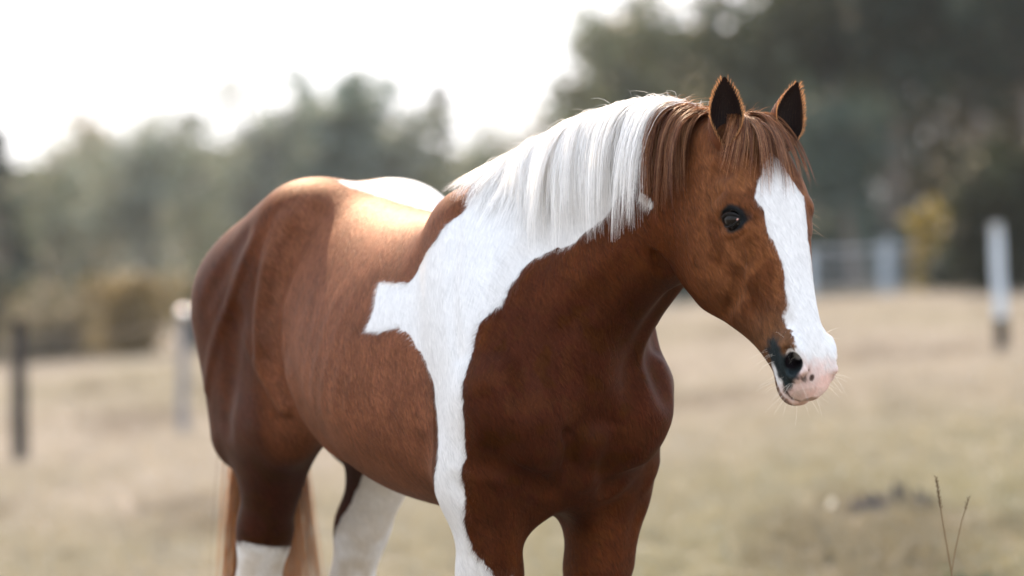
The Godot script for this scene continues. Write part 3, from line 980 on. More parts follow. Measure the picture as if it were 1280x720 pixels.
func hair_material(rough := 0.45) -> StandardMaterial3D:
	var m := StandardMaterial3D.new()
	m.vertex_color_use_as_albedo = true
	m.roughness = rough
	m.metallic_specular = 0.4
	m.backlight_enabled = true
	m.backlight = Color(0.62, 0.62, 0.62).linear_to_srgb()
	return m


func build_horse() -> void:
	var t0 := Time.get_ticks_msec()
	rag.seed = 4
	rag.frequency = 90.0
	rag.fractal_octaves = 2
	mottle.seed = 9
	mottle.frequency = 16.0
	mottle.fractal_octaves = 3
	shape_horse()
	var root := Node3D.new()
	root.name = "horse"
	root.position = HORSE_AT
	root.rotation_degrees.y = HORSE_TURN
	add_child(root)
	root.set_meta("label", "chestnut and white pinto horse with a white blaze, standing in the pasture")
	root.set_meta("category", "horse")
	var hide := Hide.new(body, 0.014 if DRAFT else 0.0072, Vector3(-1.05, -0.08, -0.45), Vector3(1.6, 1.75, 0.45))
	if not DRAFT:
		hide.refine(func(a, _b, _c): return a.x > 1.0 and in_head(a).x > -0.02, true)
		hide.refine(func(a, _b, _c):
			var q := in_head(a)
			return a.x > 1.05 and ((Vector2(q.x - 0.23, q.y + 0.052).length() < 0.045 and absf(q.z) > 0.05) or q.x > 0.49), true)
		for turn in 2:
			hide.refine(func(a, b, c): return absf(white_at((a + b + c) / 3.0)) < a.distance_to(b) * 0.9 + 0.003, false)
	var tint := PackedColorArray()
	tint.resize(hide.pos.size())
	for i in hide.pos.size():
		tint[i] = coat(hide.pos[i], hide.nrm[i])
	print("hide ", hide.pos.size(), " ", Time.get_ticks_msec() - t0)
	var a := []
	a.resize(Mesh.ARRAY_MAX)
	a[Mesh.ARRAY_VERTEX] = hide.pos
	a[Mesh.ARRAY_NORMAL] = hide.nrm
	a[Mesh.ARRAY_COLOR] = tint
	var red := PackedInt32Array()
	var white := PackedInt32Array()
	for i in range(0, hide.tri.size(), 3):
		(red if tint[hide.tri[i]].b < 0.3 else white).append_array(hide.tri.slice(i, i + 3))
	var mesh := ArrayMesh.new()
	a[Mesh.ARRAY_INDEX] = red
	mesh.add_surface_from_arrays(Mesh.PRIMITIVE_TRIANGLES, a)
	a[Mesh.ARRAY_INDEX] = white
	mesh.add_surface_from_arrays(Mesh.PRIMITIVE_TRIANGLES, a)
	mesh.surface_set_material(0, coat_material(1.0))
	var wm := coat_material(0.35)
	wm.metallic = 0.0
	mesh.surface_set_material(1, wm)
	var skin := MeshInstance3D.new()
	skin.name = "body"
	skin.mesh = mesh
	root.add_child(skin, true)
	if not DRAFT:
		build_fur(hide, root)
	print("fur ", Time.get_ticks_msec() - t0)
	build_eyes(root)
	build_ears(root)
	build_hair(root)
	print("hair ", Time.get_ticks_msec() - t0)


func add_mesh(called: String, arrays: Array, m: Material, parent: Node) -> MeshInstance3D:
	var mesh := ArrayMesh.new()
	mesh.add_surface_from_arrays(Mesh.PRIMITIVE_TRIANGLES, arrays)
	var o := MeshInstance3D.new()
	o.name = called
	o.mesh = mesh
	o.material_override = m
	parent.add_child(o, true)
	return o


func build_fur(hide: Hide, root: Node) -> void:
	# short hairs lying along the coat, each a thin triangle
	var rng := RandomNumberGenerator.new()
	rng.seed = 11
	var p := PackedVector3Array()
	var n := PackedVector3Array()
	var c := PackedColorArray()
	for i in range(0, hide.tri.size(), 3):
		var a := hide.pos[hide.tri[i]]
		var b := hide.pos[hide.tri[i + 1]]
		var d := hide.pos[hide.tri[i + 2]]
		if a.y < 0.35:
			continue
		var area := (b - a).cross(d - a).length() * 0.5
		var per := 16000.0
		var length := 0.008
		var wide := 0.0004
		var w := white_at(a)
		var lift := 0.35
		if absf(w) < 0.014:
			per = 150000.0 * (1.0 - absf(w) / 0.014)
			length = 0.016
			wide = 0.0010
			lift = 0.07
		var q := in_head(a)
		if a.x > 1.0:
			if q.x > 0.515 or Vector2(q.x - 0.231, q.y + 0.05).length() < 0.038:
				continue
			length *= 0.7
			wide *= 0.75
			per *= 1.3
		if a.z < -0.1 and a.x < 0.9:
			per *= 0.5
		if w < -0.014 and rng.randf() < 0.7:
			continue
		var want := area * per
		var count := int(want)
		if rng.randf() < want - count:
			count += 1
		for k in count:
			var u := rng.randf()
			var v := rng.randf()
			if u + v > 1.0:
				u = 1.0 - u
				v = 1.0 - v
			var o := a + (b - a) * u + (d - a) * v
			var nn := (hide.nrm[hide.tri[i]] * (1.0 - u - v) + hide.nrm[hide.tri[i + 1]] * u + hide.nrm[hide.tri[i + 2]] * v).normalized()
			var f := flow(o)
			f = (f - nn * f.dot(nn)).normalized()
			var side := f.cross(nn)
			f = (f + side * rng.randfn(0.0, 0.16) + nn * rng.randf_range(0.02, lift)).normalized()
			side = f.cross(nn).normalized() * wide * 0.5
			var tip := o + f * length * rng.randf_range(0.6, 1.35)
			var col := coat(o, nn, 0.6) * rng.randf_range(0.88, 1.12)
			p.append_array(PackedVector3Array([o + side - nn * 0.0002, o - side - nn * 0.0002, tip]))
			var nj := (nn + side.normalized() * rng.randfn(0.0, 0.22)).normalized()
			n.append_array(PackedVector3Array([nj, nj, nj]))
			c.append_array(PackedColorArray([col, col, col]))
	var arr := []
	arr.resize(Mesh.ARRAY_MAX)
	arr[Mesh.ARRAY_VERTEX] = p
	arr[Mesh.ARRAY_NORMAL] = n
	arr[Mesh.ARRAY_COLOR] = c
	var m := hair_material(0.5)
	m.backlight = Color(0.7, 0.7, 0.7).linear_to_srgb()
	var o := add_mesh("coat_hair", arr, m, root)
	o.set_meta("kind", "stuff")
	print("hairs ", p.size() / 3)


func build_eyes(root: Node) -> void:
	var ball := StandardMaterial3D.new()
	ball.albedo_color = Color(0.035, 0.02, 0.015)
	ball.roughness = 0.05
	ball.metallic_specular = 0.30
	var lid := StandardMaterial3D.new()
	lid.albedo_color = Color(0.09, 0.085, 0.085)
	lid.roughness = 0.6
	lid.metallic_specular = 0.25
	for s: float in [1.0, -1.0]:
		var eye := MeshInstance3D.new()
		eye.name = "eye"
		var sm := SphereMesh.new()
		sm.radius = 0.0275
		sm.height = 0.055
		sm.radial_segments = 48
		sm.rings = 24
		eye.mesh = sm
		eye.material_override = ball
		eye.position = H(0.230, -0.052, 0.0885 * s)
		root.add_child(eye, true)
		# lids follow the ball: arcs from the front corner to the back corner
		for up: float in [1.0, -1.0]:
			var pts := []
			var rad := []
			for i in 17:
				var t := i / 16.0
				var y := lerpf(-0.026, 0.026, t)                   # along hf, back to front
				var f := 1.0 - pow(absf(y) / 0.0262, 2.2)
				var x := 0.002 + y * 0.12 - up * (0.0128 if up > 0 else 0.0140) * f   # along hl; the upper lid is up the face
				var r2 := 0.0285 * 0.0285 - y * y - x * x
				pts.append(eye.position + hf * y + hl * x + hr * s * sqrt(maxf(r2, 0.00008)))
				rad.append((0.0038 if up > 0 else 0.0022) * (0.45 + 0.55 * f))
			if up < 0.0:
				var corner := MeshInstance3D.new()
				corner.name = "eye_corner"
				var bead := SphereMesh.new()
				bead.radius = 0.0026
				bead.height = 0.0052
				corner.mesh = bead
				var pm := StandardMaterial3D.new()
				pm.albedo_color = Color(0.78, 0.58, 0.54)
				pm.roughness = 0.25
				corner.material_override = pm
				corner.position = (pts[14] as Vector3) - hl * 0.0022 - hr * s * 0.0008
				root.add_child(corner, true)
			tube("eyelid", pts, rad, 10, lid, root)


func tube(called: String, pts: Array, rad: Array, sides: int, m: Material, parent: Node) -> MeshInstance3D:
	var st := SurfaceTool.new()
	st.begin(Mesh.PRIMITIVE_TRIANGLES)
	st.set_smooth_group(0)
	add_tube(st, pts, rad, sides)
	st.generate_normals()
	var o := MeshInstance3D.new()
	o.name = called
	o.mesh = st.commit()
	o.material_override = m
	parent.add_child(o, true)
	return o


func add_tube(st: SurfaceTool, pts: Array, rad: Array, sides: int) -> void:
	var rings := []
	var side := Vector3.ZERO
	for i in pts.size():
		var t: Vector3 = (pts[mini(i + 1, pts.size() - 1)] - pts[maxi(i - 1, 0)]).normalized()
		if side == Vector3.ZERO:
			side = t.cross(Vector3.UP if absf(t.y) < 0.9 else Vector3.RIGHT).normalized()
		side = (side - t * side.dot(t)).normalized()
		var up := t.cross(side)
		var ring := []
		for k in sides:
			var ang := TAU * k / sides
			ring.append(pts[i] + (side * cos(ang) + up * sin(ang)) * rad[i])
		rings.append(ring)
	for i in pts.size() - 1:
		for k in sides:
			var k2 := (k + 1) % sides
			for v in [rings[i][k], rings[i + 1][k2], rings[i + 1][k], rings[i][k], rings[i][k2], rings[i + 1][k2]]:
				st.add_vertex(v)
	for e in [0, pts.size() - 1]:
		for k in sides:
			var v: Array = [pts[e], rings[e][k], rings[e][(k + 1) % sides]] if e == 0 else [pts[e], rings[e][(k + 1) % sides], rings[e][k]]
			for x in v:
				st.add_vertex(x)


func build_ears(root: Node) -> void:
	var rng := RandomNumberGenerator.new()
	rng.seed = 21
	var hm := hair_material(0.5)
	for s: float in [1.0, -1.0]:
		var base := ear_base(s)
		var axis := (Vector3(0.06, 1, -0.10) + hr * s * 0.06).normalized()
		var open := (hf * 0.9 + hr * (0.62 if s > 0 else 0.12)).normalized()
		open = (open - axis * open.dot(axis)).normalized()
		var across := axis.cross(open).normalized()
		var rows := 26
		var cols := 20
		var skin := []
		for side in 2:                                       # 0 the back of the ear, 1 its inside
			var g := []
			for i in rows + 1:
				var t := i / float(rows)
				var r := Loft.spline([[0.0, 0.014], [0.10, 0.028], [0.2, 0.035], [0.40, 0.040], [0.65, 0.034], [0.85, 0.020], [0.96, 0.008], [1.0, 0.002]], 1, t)
				var fold := deg_to_rad(Loft.spline([[0.0, 178], [0.2, 146], [0.5, 108], [0.8, 92], [1.0, 80]], 1, t))
				var c := base + axis * (0.158 * t) - open * (0.010 * sin(t * PI)) + open * (0.016 * t * t) - across * s * 0.012 * t * t
				var row := []
				for k in cols + 1:
					var ang := lerpf(-fold, fold, k / float(cols))
					var rr := r - side * 0.0022 * sin(PI * clampf(k / float(cols), 0.02, 0.98))
					row.append(c + (across * sin(ang) * 0.92 - open * cos(ang) * 1.1) * rr + open * r * 0.45)
				g.append(row)
			skin.append(g)
		var st := SurfaceTool.new()
		st.begin(Mesh.PRIMITIVE_TRIANGLES)
		for side in 2:
			st.set_smooth_group(side)
			for i in rows:
				for k in cols:
					var q := [skin[side][i][k], skin[side][i + 1][k], skin[side][i + 1][k + 1], skin[side][i][k + 1]]
					for v in [0, 1, 2, 0, 2, 3] if side == 0 else [0, 2, 1, 0, 3, 2]:
						var edge_near := absf((k + (1 if v > 1 else 0)) / float(cols) - 0.5) * 2.0
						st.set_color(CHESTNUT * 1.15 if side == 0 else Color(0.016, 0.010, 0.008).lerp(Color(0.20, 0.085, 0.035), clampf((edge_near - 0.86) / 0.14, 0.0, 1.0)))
						st.add_vertex(q[v])
		st.generate_normals()
		var ear := MeshInstance3D.new()
		ear.name = "ear"
		ear.mesh = st.commit()
		var em := hair_material(0.6)
		em.backlight = Color(0.5, 0.5, 0.5).linear_to_srgb()
		ear.material_override = em
		root.add_child(ear, true)
		# fringe of fine hair along the rim, hair inside the cup
		var hairs := Strands.new()
		for i in 900:
			var t := rng.randf_range(0.02, 1.0)
			var row: int = mini(int(t * rows), rows)
			var right := rng.randf() < 0.5
			var o: Vector3 = skin[0][row][cols if right else 0]
			o += axis * rng.randf_range(-0.003, 0.003)
			var out_dir: Vector3 = (o - (base + axis * 0.158 * t)).normalized()
			var dir := (axis * rng.randf_range(0.4, 1.0) + out_dir * rng.randf_range(0.1, 0.8) + open * rng.randf_range(-0.3, 0.4)).normalized()
			var l := rng.randf_range(0.004, 0.011)
			hairs.add([o - dir * 0.002, o + dir * l * 0.5, o + dir * l + open * 0.001], 0.0006, open, Color(0.52, 0.27, 0.12) * rng.randf_range(0.7, 1.4), rng)
		for i in 1200:
			var row := rng.randi_range(0, rows - 3)
			var k := rng.randi_range(0, cols)
			var o: Vector3 = skin[1][row][k]
			var dir := (axis * rng.randf_range(0.5, 1.0) + open * rng.randf_range(0.2, 0.7) + across * rng.randf_range(-0.25, 0.25)).normalized()
			var l := rng.randf_range(0.006, 0.018) * (1.2 - row / float(rows))
			hairs.add([o, o + dir * l * 0.5, o + dir * l + axis * 0.002], 0.0007, open, Color(0.030, 0.017, 0.011) * rng.randf_range(0.6, 2.0), rng)
		hairs.commit("hair", hm, ear, self)
# ------------------------------------------------------------------ long hair
class Strands:
	var p := PackedVector3Array()
	var n := PackedVector3Array()
	var c := PackedColorArray()
	var idx := PackedInt32Array()

	func add(pts: Array, width: float, facing: Vector3, col: Color, rng: RandomNumberGenerator, tip := 0.15) -> void:
		var m := pts.size()
		var twist := rng.randf_range(-0.75, 0.75)
		var first := p.size()
		for i in m:
			var t: Vector3 = (pts[mini(i + 1, m - 1)] - pts[maxi(i - 1, 0)]).normalized()
			var side := t.cross(facing).normalized()
			var up := side.cross(t)
			var w := side * cos(twist) + up * sin(twist)
			var nn := up * cos(twist) - side * sin(twist)
			var f := i / float(m - 1)
			var half := width * 0.5 * lerpf(1.0, tip, f * f)
			p.append(pts[i] - w * half)
			p.append(pts[i] + w * half)
			n.append((nn - w * 0.5).normalized())
			n.append((nn + w * 0.5).normalized())
			c.append(col)
			c.append(col)
			if i:
				var b := first + i * 2
				idx.append_array(PackedInt32Array([b - 2, b, b - 1, b - 1, b, b + 1]))

	func commit(called: String, m: Material, parent: Node, scene: Node) -> void:
		var a := []
		a.resize(Mesh.ARRAY_MAX)
		a[Mesh.ARRAY_VERTEX] = p
		a[Mesh.ARRAY_NORMAL] = n
		a[Mesh.ARRAY_COLOR] = c
		a[Mesh.ARRAY_INDEX] = idx
		scene.add_mesh(called, a, m, parent).set_meta("kind", "stuff")


func drape(start: Vector3, dir: Vector3, length: float, steps: int, off: float, f: Field, sway: Vector3) -> Array:
	# a lock that falls over the body, kept off it by off
	var pts := [start]
	var h := length / steps
	var p := start
	for i in steps:
		dir = (dir + (Vector3.DOWN + sway) * 0.34).normalized()
		p += dir * h
		var g := f.d(p)
		if g < off:
			var n := f.grad(p, 0.004)
			p += n * (off - g)
			dir = (dir - n * minf(0.0, dir.dot(n))).normalized()
		pts.append(p)
	return pts


func lock(into: Strands, guide: Array, count: int, spread: float, tip_spread: float, width: float, tints: Array, rng: RandomNumberGenerator, f: Field) -> void:
	var n := guide.size()
	var ups := []
	for q: Vector3 in guide:
		ups.append(f.grad(q, 0.006))
	for k in count:
		var u := rng.randfn(0.0, 1.0)
		var v := absf(rng.randfn(0.0, 1.0))
		var cut := 1.0 - 0.6 * pow(rng.randf(), 1.6)
		var wave := rng.randf_range(-1, 1)
		var pts := []
		var facing := Vector3.ZERO
		for i in n:
			var t := i / float(n - 1)
			var at := minf(t * cut, 1.0) * (n - 1)
			var j := mini(int(at), n - 2)
			var q: Vector3 = (guide[j] as Vector3).lerp(guide[j + 1], at - j)
			var dir: Vector3 = (guide[j + 1] - guide[j]).normalized()
			var up: Vector3 = ups[j]
			if i == n / 2:
				facing = up
			var side := dir.cross(up).normalized()
			var s := lerpf(spread, tip_spread, pow(t, 0.7))
			pts.append(q + side * (u * s + wave * 0.004 * sin(t * 5.0 + u)) + up * v * s * 0.28)
		var tint: Color = tints[rng.randi_range(0, tints.size() - 1)]
		into.add(pts, width * rng.randf_range(0.6, 1.4), facing, tint * rng.randf_range(0.85, 1.15), rng)


func build_hair(root: Node) -> void:
	var rng := RandomNumberGenerator.new()
	rng.seed = 5
	var few := 0.3 if DRAFT else 1.0
	var whites := [Color(0.93, 0.925, 0.91), Color(0.91, 0.90, 0.88), Color(0.90, 0.88, 0.85)]
	var reds := [Color(0.20, 0.072, 0.028), Color(0.28, 0.115, 0.045), Color(0.12, 0.040, 0.017), Color(0.42, 0.21, 0.10), Color(0.07, 0.023, 0.011)]
	var f := body.near(Vector3(0.2, 1.1, -0.4), Vector3(1.25, 1.8, 0.4))
	var mane := Strands.new()
	var red_mane := Strands.new()
	for i in 190:
		var t := (i + rng.randf_range(-0.4, 0.4)) / 189.0
		var s := lerpf(0.22, 0.935, t)
		var root_at := neck.at(s, 1.0, 0.0)
		var red := root_at.x > 0.915 + rng.randf_range(-0.035, 0.035)
		var ln := rng.randf_range(0.23, 0.40) * (0.42 + 0.58 * minf(1.0, t / 0.45)) * (0.80 if red else 1.0)
		var start := root_at + Vector3(0, 0.002, rng.randf_range(-0.012, 0.022))
		var dir := Vector3(rng.randf_range(-0.15, 0.25), 0.45, 0.9)
		var g := drape(start, dir, ln, 14, rng.randf_range(0.003, 0.016), f, Vector3(0.10 + rng.randf_range(-0.16, 0.16), 0, 0))
		if red:
			lock(red_mane, g, int(60 * few), 0.013, 0.006, 0.0009, reds, rng, f)
		else:
			lock(mane, g, int(70 * few), 0.016, 0.008, 0.0009, whites, rng, f)
	# loose hairs standing off the crest
	for i in int(1000 * few):
		var s := rng.randf_range(0.16, 0.95)
		var o := neck.at(s, 1.0, 0.0) + Vector3(0, 0, rng.randf_range(-0.02, 0.02))
		var dir := Vector3(rng.randf_range(-0.9, 0.5), rng.randf_range(0.3, 1.0), rng.randf_range(-0.6, 0.6)).normalized()
		var l := rng.randf_range(0.02, 0.055) * (1.0 if rng.randf() < 0.85 else 1.7)
		var bend := Vector3(rng.randf_range(-0.5, 0.5), -0.5, rng.randf_range(-0.5, 0.5))
		var pts := []
		for k in 6:
			var t := k / 5.0
			pts.append(o + dir * l * t + bend * l * t * t)
		var red := o.x > 0.9
		(red_mane if red else mane).add(pts, 0.0006, Vector3(0.3, 0, 1), (reds[3] * 1.2) if red and rng.randf() < 0.6 else whites[0], rng)
	mane.commit("white_mane", hair_material(), root, self)
	red_mane.commit("mane", hair_material(), root, self)
	# forelock: from the poll between the ears over the forehead
	var fore := Strands.new()
	var ff := body.near(Vector3(0.9, 1.2, -0.5), Vector3(1.5, 1.8, 0.3))
	for i in 46:
		var u := rng.randf_range(-1.0, 1.0)
		var start := H(rng.randf_range(-0.005, 0.03), -0.035, 0.038 * u) + hf * 0.006
		var dir := (hf * 0.9 - hl * 0.25 + hr * (u * 0.35 + 0.05)).normalized()
		var ln := rng.randf_range(0.15, 0.235) * (1.0 - 0.12 * absf(u))
		var sway := hr * (0.33 * u + rng.randf_range(-0.12, 0.12)) + hf * 0.05
		var g := drape(start, dir, ln, 14, rng.randf_range(0.003, 0.012), ff, sway)
		lock(fore, g, int(34 * few), 0.007, 0.0035, 0.0010, reds, rng, ff)
	for i in int(110 * few):
		var o := H(rng.randf_range(-0.01, 0.04), -0.03, rng.randf_range(-0.05, 0.05))
		var dir := (hf * rng.randf_range(-0.4, 0.8) - hl * rng.randf_range(0.2, 0.9) + hr * rng.randf_range(-0.9, 0.5)).normalized()
		var l := rng.randf_range(0.02, 0.05)
		var pts := []
		for k in 6:
			var t := k / 5.0
			pts.append(o + dir * l * t + (hl * 0.4 + hr * rng.randf_range(-0.05, 0.05)) * l * t * t)
		fore.add(pts, 0.0006, hf, reds[3] * 1.3, rng)
	fore.commit("forelock", hair_material(), root, self)
	# tail
	var tail := Strands.new()
	var tf := body.near(Vector3(-1.1, 0.0, -0.4), Vector3(-0.5, 1.5, 0.4))
	for i in 60:
		var a := rng.randf_range(-1.0, 1.0)
		var start := Vector3(-0.86 + rng.randf_range(-0.02, 0.01), 1.20 + rng.randf_range(-0.12, 0.03), -0.02 + 0.03 * a)
		var g := drape(start, Vector3(-0.4, -0.6, a * 0.2), rng.randf_range(0.85, 1.10), 16, rng.randf_range(0.004, 0.03), tf, Vector3(0.06, 0, 0.10 * a))
		lock(tail, g, int(30 * few), 0.012, 0.018, 0.0016, [Color(0.24, 0.095, 0.03), Color(0.40, 0.18, 0.06), Color(0.05, 0.02, 0.012)], rng, tf)
	tail.commit("tail", hair_material(), root, self)
	# whiskers and lashes
	var fine := Strands.new()
	var hf_field := body.near(H(0.5, 0, 0) - Vector3.ONE * 0.3, H(0.5, 0, 0) + Vector3.ONE * 0.3)
	for i in 130:
		var o := H(rng.randf_range(0.50, 0.63), rng.randf_range(-0.14, -0.02), rng.randf_range(-0.07, 0.07))
		for turn in 4:
			o -= hf_field.grad(o) * hf_field.d(o)
		var n := hf_field.grad(o)
		var l := rng.randf_range(0.012, 0.045)
		var bend := hl * rng.randf_range(0.1, 0.5) + Vector3(rng.randf_range(-0.3, 0.3), -0.2, rng.randf_range(-0.3, 0.3))
		var pts := []
		for k in 5:
			var t := k / 4.0
			pts.append(o + n * l * t + bend * l * t * t * 0.6)
		fine.add(pts, 0.00045, hf, Color(0.66, 0.62, 0.56), rng, 0.4)
	for i in 34:
		var t := rng.randf_range(-1.0, 1.0)
		var o := H(0.214, -0.053 + t * 0.017, 0.113 - absf(t) * 0.006)
		var dir := (hr * 0.9 + hf * t * 0.5 + hl * 0.35).normalized()
		fine.add([o, o + dir * 0.008, o + dir * 0.016 + hl * 0.004], 0.0005, hf, Color(0.05, 0.03, 0.02), rng, 0.3)
	for i in 10:
		var o := H(rng.randf_range(0.17, 0.26), -0.05, -0.105)
		var dir := (-hr * 0.8 + hf * rng.randf_range(-0.2, 0.6) + hl * rng.randf_range(-0.3, 0.5)).normalized()
		fine.add([o, o + dir * 0.02, o + dir * 0.04 + hl * 0.008], 0.0005, hf, Color(0.55, 0.42, 0.28), rng, 0.3)
	fine.commit("whiskers", hair_material(), root, self)
# ------------------------------------------------------------------ the field that shapes the horse
class Loft:
	# a body of changing cross-section along a straight axis
	var o: Vector3
	var a: Vector3
	var u: Vector3
	var w: Vector3
	var length: float
	var k := 0.05
	var n := 96
	var tab: Array[PackedFloat32Array] = []
	var lo: Vector3
	var hi: Vector3

	func _init(origin: Vector3, axis: Vector3, up: Vector3, blend: float, stations: Array) -> void:
		# a station: [s, centre along up, centre along side, half height above, half height below, half width, exponent, taper]
		o = origin
		a = axis.normalized()
		w = a.cross(up).normalized()
		u = w.cross(a).normalized()
		k = blend
		length = stations[-1][0]
		for c in 7:
			var t := PackedFloat32Array()
			t.resize(n + 2)
			for i in n + 2:
				t[i] = Loft.spline(stations, c + 1, length * minf(i, n) / n)
			tab.append(t)
		lo = Vector3.ONE * 1e9
		hi = -lo
		for i in n + 1:
			var c := o + a * (length * i / n) + u * tab[0][i] + w * tab[1][i]
			var r := Vector3.ONE * maxf(maxf(tab[2][i], tab[3][i]), tab[4][i] * 1.25)
			lo = lo.min(c - r)
			hi = hi.max(c + r)

	static func spline(st: Array, c: int, s: float) -> float:
		var i := 0
		while i < st.size() - 2 and s > st[i + 1][0]:
			i += 1
		var x0: float = st[i][0]
		var x1: float = st[i + 1][0]
		var y0: float = st[i][c]
		var y1: float = st[i + 1][c]
		var m := (y1 - y0) / (x1 - x0)
		var m0 := m
		var m1 := m
		if i > 0:
			m0 = (y1 - float(st[i - 1][c])) / (x1 - float(st[i - 1][0]))
		if i < st.size() - 2:
			m1 = (float(st[i + 2][c]) - y0) / (float(st[i + 2][0]) - x0)
		var t := clampf((s - x0) / (x1 - x0), 0, 1)
		var h := x1 - x0
		var t2 := t * t
		var t3 := t2 * t
		return (2 * t3 - 3 * t2 + 1) * y0 + (t3 - 2 * t2 + t) * h * m0 + (-2 * t3 + 3 * t2) * y1 + (t3 - t2) * h * m1

	func at(s: float, angle_up: float, angle_side: float) -> Vector3:
		# the surface point of the section at s, in the direction (up, side)
		var i := clampf(s / length, 0, 1) * n
		var j := int(i)
		var f := i - j
		var v := []
		for c in 5:
			v.append(lerpf(tab[c][j], tab[c][j + 1], f))
		return o + a * s + u * (v[0] + (v[2] if angle_up > 0 else v[3]) * angle_up) + w * (v[1] + v[4] * angle_side)

	func d(p: Vector3) -> float:
		var q := p - o
		var s := q.dot(a)
		var sc := clampf(s, 0.0, length)
		var ds := s - sc
		var x := sc / length * n
		var i := int(x)
		var f := x - i
		var g := 1.0 - f
		var v := q.dot(u) - (tab[0][i] * g + tab[0][i + 1] * f)
		var t := absf(q.dot(w) - (tab[1][i] * g + tab[1][i + 1] * f))
		var h := tab[2][i] * g + tab[2][i + 1] * f if v > 0 else tab[3][i] * g + tab[3][i + 1] * f
		var e := tab[5][i] * g + tab[5][i + 1] * f
		var wd := (tab[4][i] * g + tab[4][i + 1] * f) * clampf(1.0 + (tab[6][i] * g + tab[6][i + 1] * f) * v / h, 0.3, 1.7)
		var r := sqrt(v * v + t * t)
		var big := pow(pow(t / wd, e) + pow(absf(v) / h, e), 1.0 / e)
		var dl := -minf(h, wd)
		if big > 0.02:
			dl = r - r / big
		if ds != 0.0:
			return sqrt(dl * dl + ds * ds) if dl > 0 else maxf(dl, absf(ds))
		return dl


class Bone:
	# a tapered limb or muscle from a to b, flattened along one direction
	var a: Vector3
	var ab: Vector3
	var inv: float
	var ra: float
	var rb: float
	var k: float
	var flat: Vector3
	var q: float
	var m: float
	var lo: Vector3
	var hi: Vector3

	func _init(from: Vector3, to: Vector3, r_from: float, r_to: float, blend: float, flat_along := Vector3.ZERO, ratio := 1.0) -> void:
		a = from
		ab = to - from
		inv = 1.0 / maxf(ab.length_squared(), 1e-8)
		ra = r_from
		rb = r_to
		k = blend
		flat = flat_along.normalized()
		q = 1.0 / ratio - 1.0
		m = minf(ratio, 1.0)
		var r := Vector3.ONE * maxf(ra, rb) * maxf(ratio, 1.0)
		lo = from.min(to) - r
		hi = from.max(to) + r

	func d(p: Vector3) -> float:
		var e := p - a
		var t := clampf(e.dot(ab) * inv, 0.0, 1.0)
		e -= ab * t
		if q != 0.0:
			e += flat * (e.dot(flat) * q)
		return (e.length() - ra - (rb - ra) * t) * m


class Blob:
	# an ellipsoid
	var c: Vector3
	var turn: Basis
	var inv: Vector3
	var k: float
	var lo: Vector3
	var hi: Vector3

	func _init(centre: Vector3, radii: Vector3, blend: float, basis := Basis.IDENTITY) -> void:
		c = centre
		turn = basis.transposed()
		inv = Vector3.ONE / radii
		k = blend
		var r := Vector3.ONE * maxf(radii.x, maxf(radii.y, radii.z))
		lo = c - r
		hi = c + r

	func d(p: Vector3) -> float:
		var q := (turn * (p - c)) * inv
		var k0 := q.length()
		if k0 < 0.05:
			return -0.02
		return k0 * (k0 - 1.0) / (q * inv).length()


class Bump:
	# a swelling (amp > 0) or a groove (amp < 0) along a line of points
	var a: Array[Vector3] = []
	var ab: Array[Vector3] = []
	var inv: Array[float] = []
	var iw: float
	var amp: float
	var lo := Vector3.ONE * 1e9
	var hi := -Vector3.ONE * 1e9

	func _init(points: Array, width: float, amount: float) -> void:
		iw = 1.0 / (width * width * 4.0)
		amp = amount
		var r := Vector3.ONE * width * 2.0
		for i in points.size() - 1:
			var from: Vector3 = points[i]
			var to: Vector3 = points[i + 1]
			a.append(from)
			ab.append(to - from)
			inv.append(1.0 / maxf((to - from).length_squared(), 1e-8))
			lo = lo.min(from.min(to) - r)
			hi = hi.max(from.max(to) + r)

	func v(p: Vector3) -> float:
		var near := 1e9
		for i in a.size():
			var e := p - a[i]
			e -= ab[i] * clampf(e.dot(ab[i]) * inv[i], 0.0, 1.0)
			near = minf(near, e.length_squared())
		var x := 1.0 - near * iw
		if x <= 0.0:
			return 0.0
		x *= x
		return amp * x * x


class Field:
	var solids := []
	var carves := []
	var bumps := []

	func near(lo: Vector3, hi: Vector3) -> Field:
		var f := Field.new()
		for s in solids:
			var e: Vector3 = Vector3.ONE * (s.k * 1.5 + 0.03)
			if (s.lo - e).x < hi.x and (s.lo - e).y < hi.y and (s.lo - e).z < hi.z and (s.hi + e).x > lo.x and (s.hi + e).y > lo.y and (s.hi + e).z > lo.z:
				f.solids.append(s)
		for s in carves:
			var e: Vector3 = Vector3.ONE * (s.k + 0.01)
			if (s.lo - e).x < hi.x and (s.lo - e).y < hi.y and (s.lo - e).z < hi.z and (s.hi + e).x > lo.x and (s.hi + e).y > lo.y and (s.hi + e).z > lo.z:
				f.carves.append(s)
		for s in bumps:
			if s.lo.x < hi.x and s.lo.y < hi.y and s.lo.z < hi.z and s.hi.x > lo.x and s.hi.y > lo.y and s.hi.z > lo.z:
				f.bumps.append(s)
		return f

	func d(p: Vector3) -> float:
		var r := 1.0
		for s in solids:
			var e: float = s.d(p)
			var k: float = s.k
			var h := k - absf(r - e)
			r = minf(r, e)
			if h > 0.0:
				r -= h * h / k * 0.25
		for b in bumps:
			r -= b.v(p)
		for s in carves:
			var e: float = -s.d(p)
			var k: float = s.k
			var h := k - absf(r - e)
			r = maxf(r, e)
			if h > 0.0:
				r += h * h / k * 0.25
		return r

	func grad(p: Vector3, e := 0.002) -> Vector3:
		var c := d(p + Vector3(e, -e, -e))
		var f := d(p + Vector3(-e, -e, e))
		var g := d(p + Vector3(-e, e, -e))
		var h := d(p + Vector3(e, e, e))
		return Vector3(c - f - g + h, -c - f + g + h, -c + f - g + h).normalized()


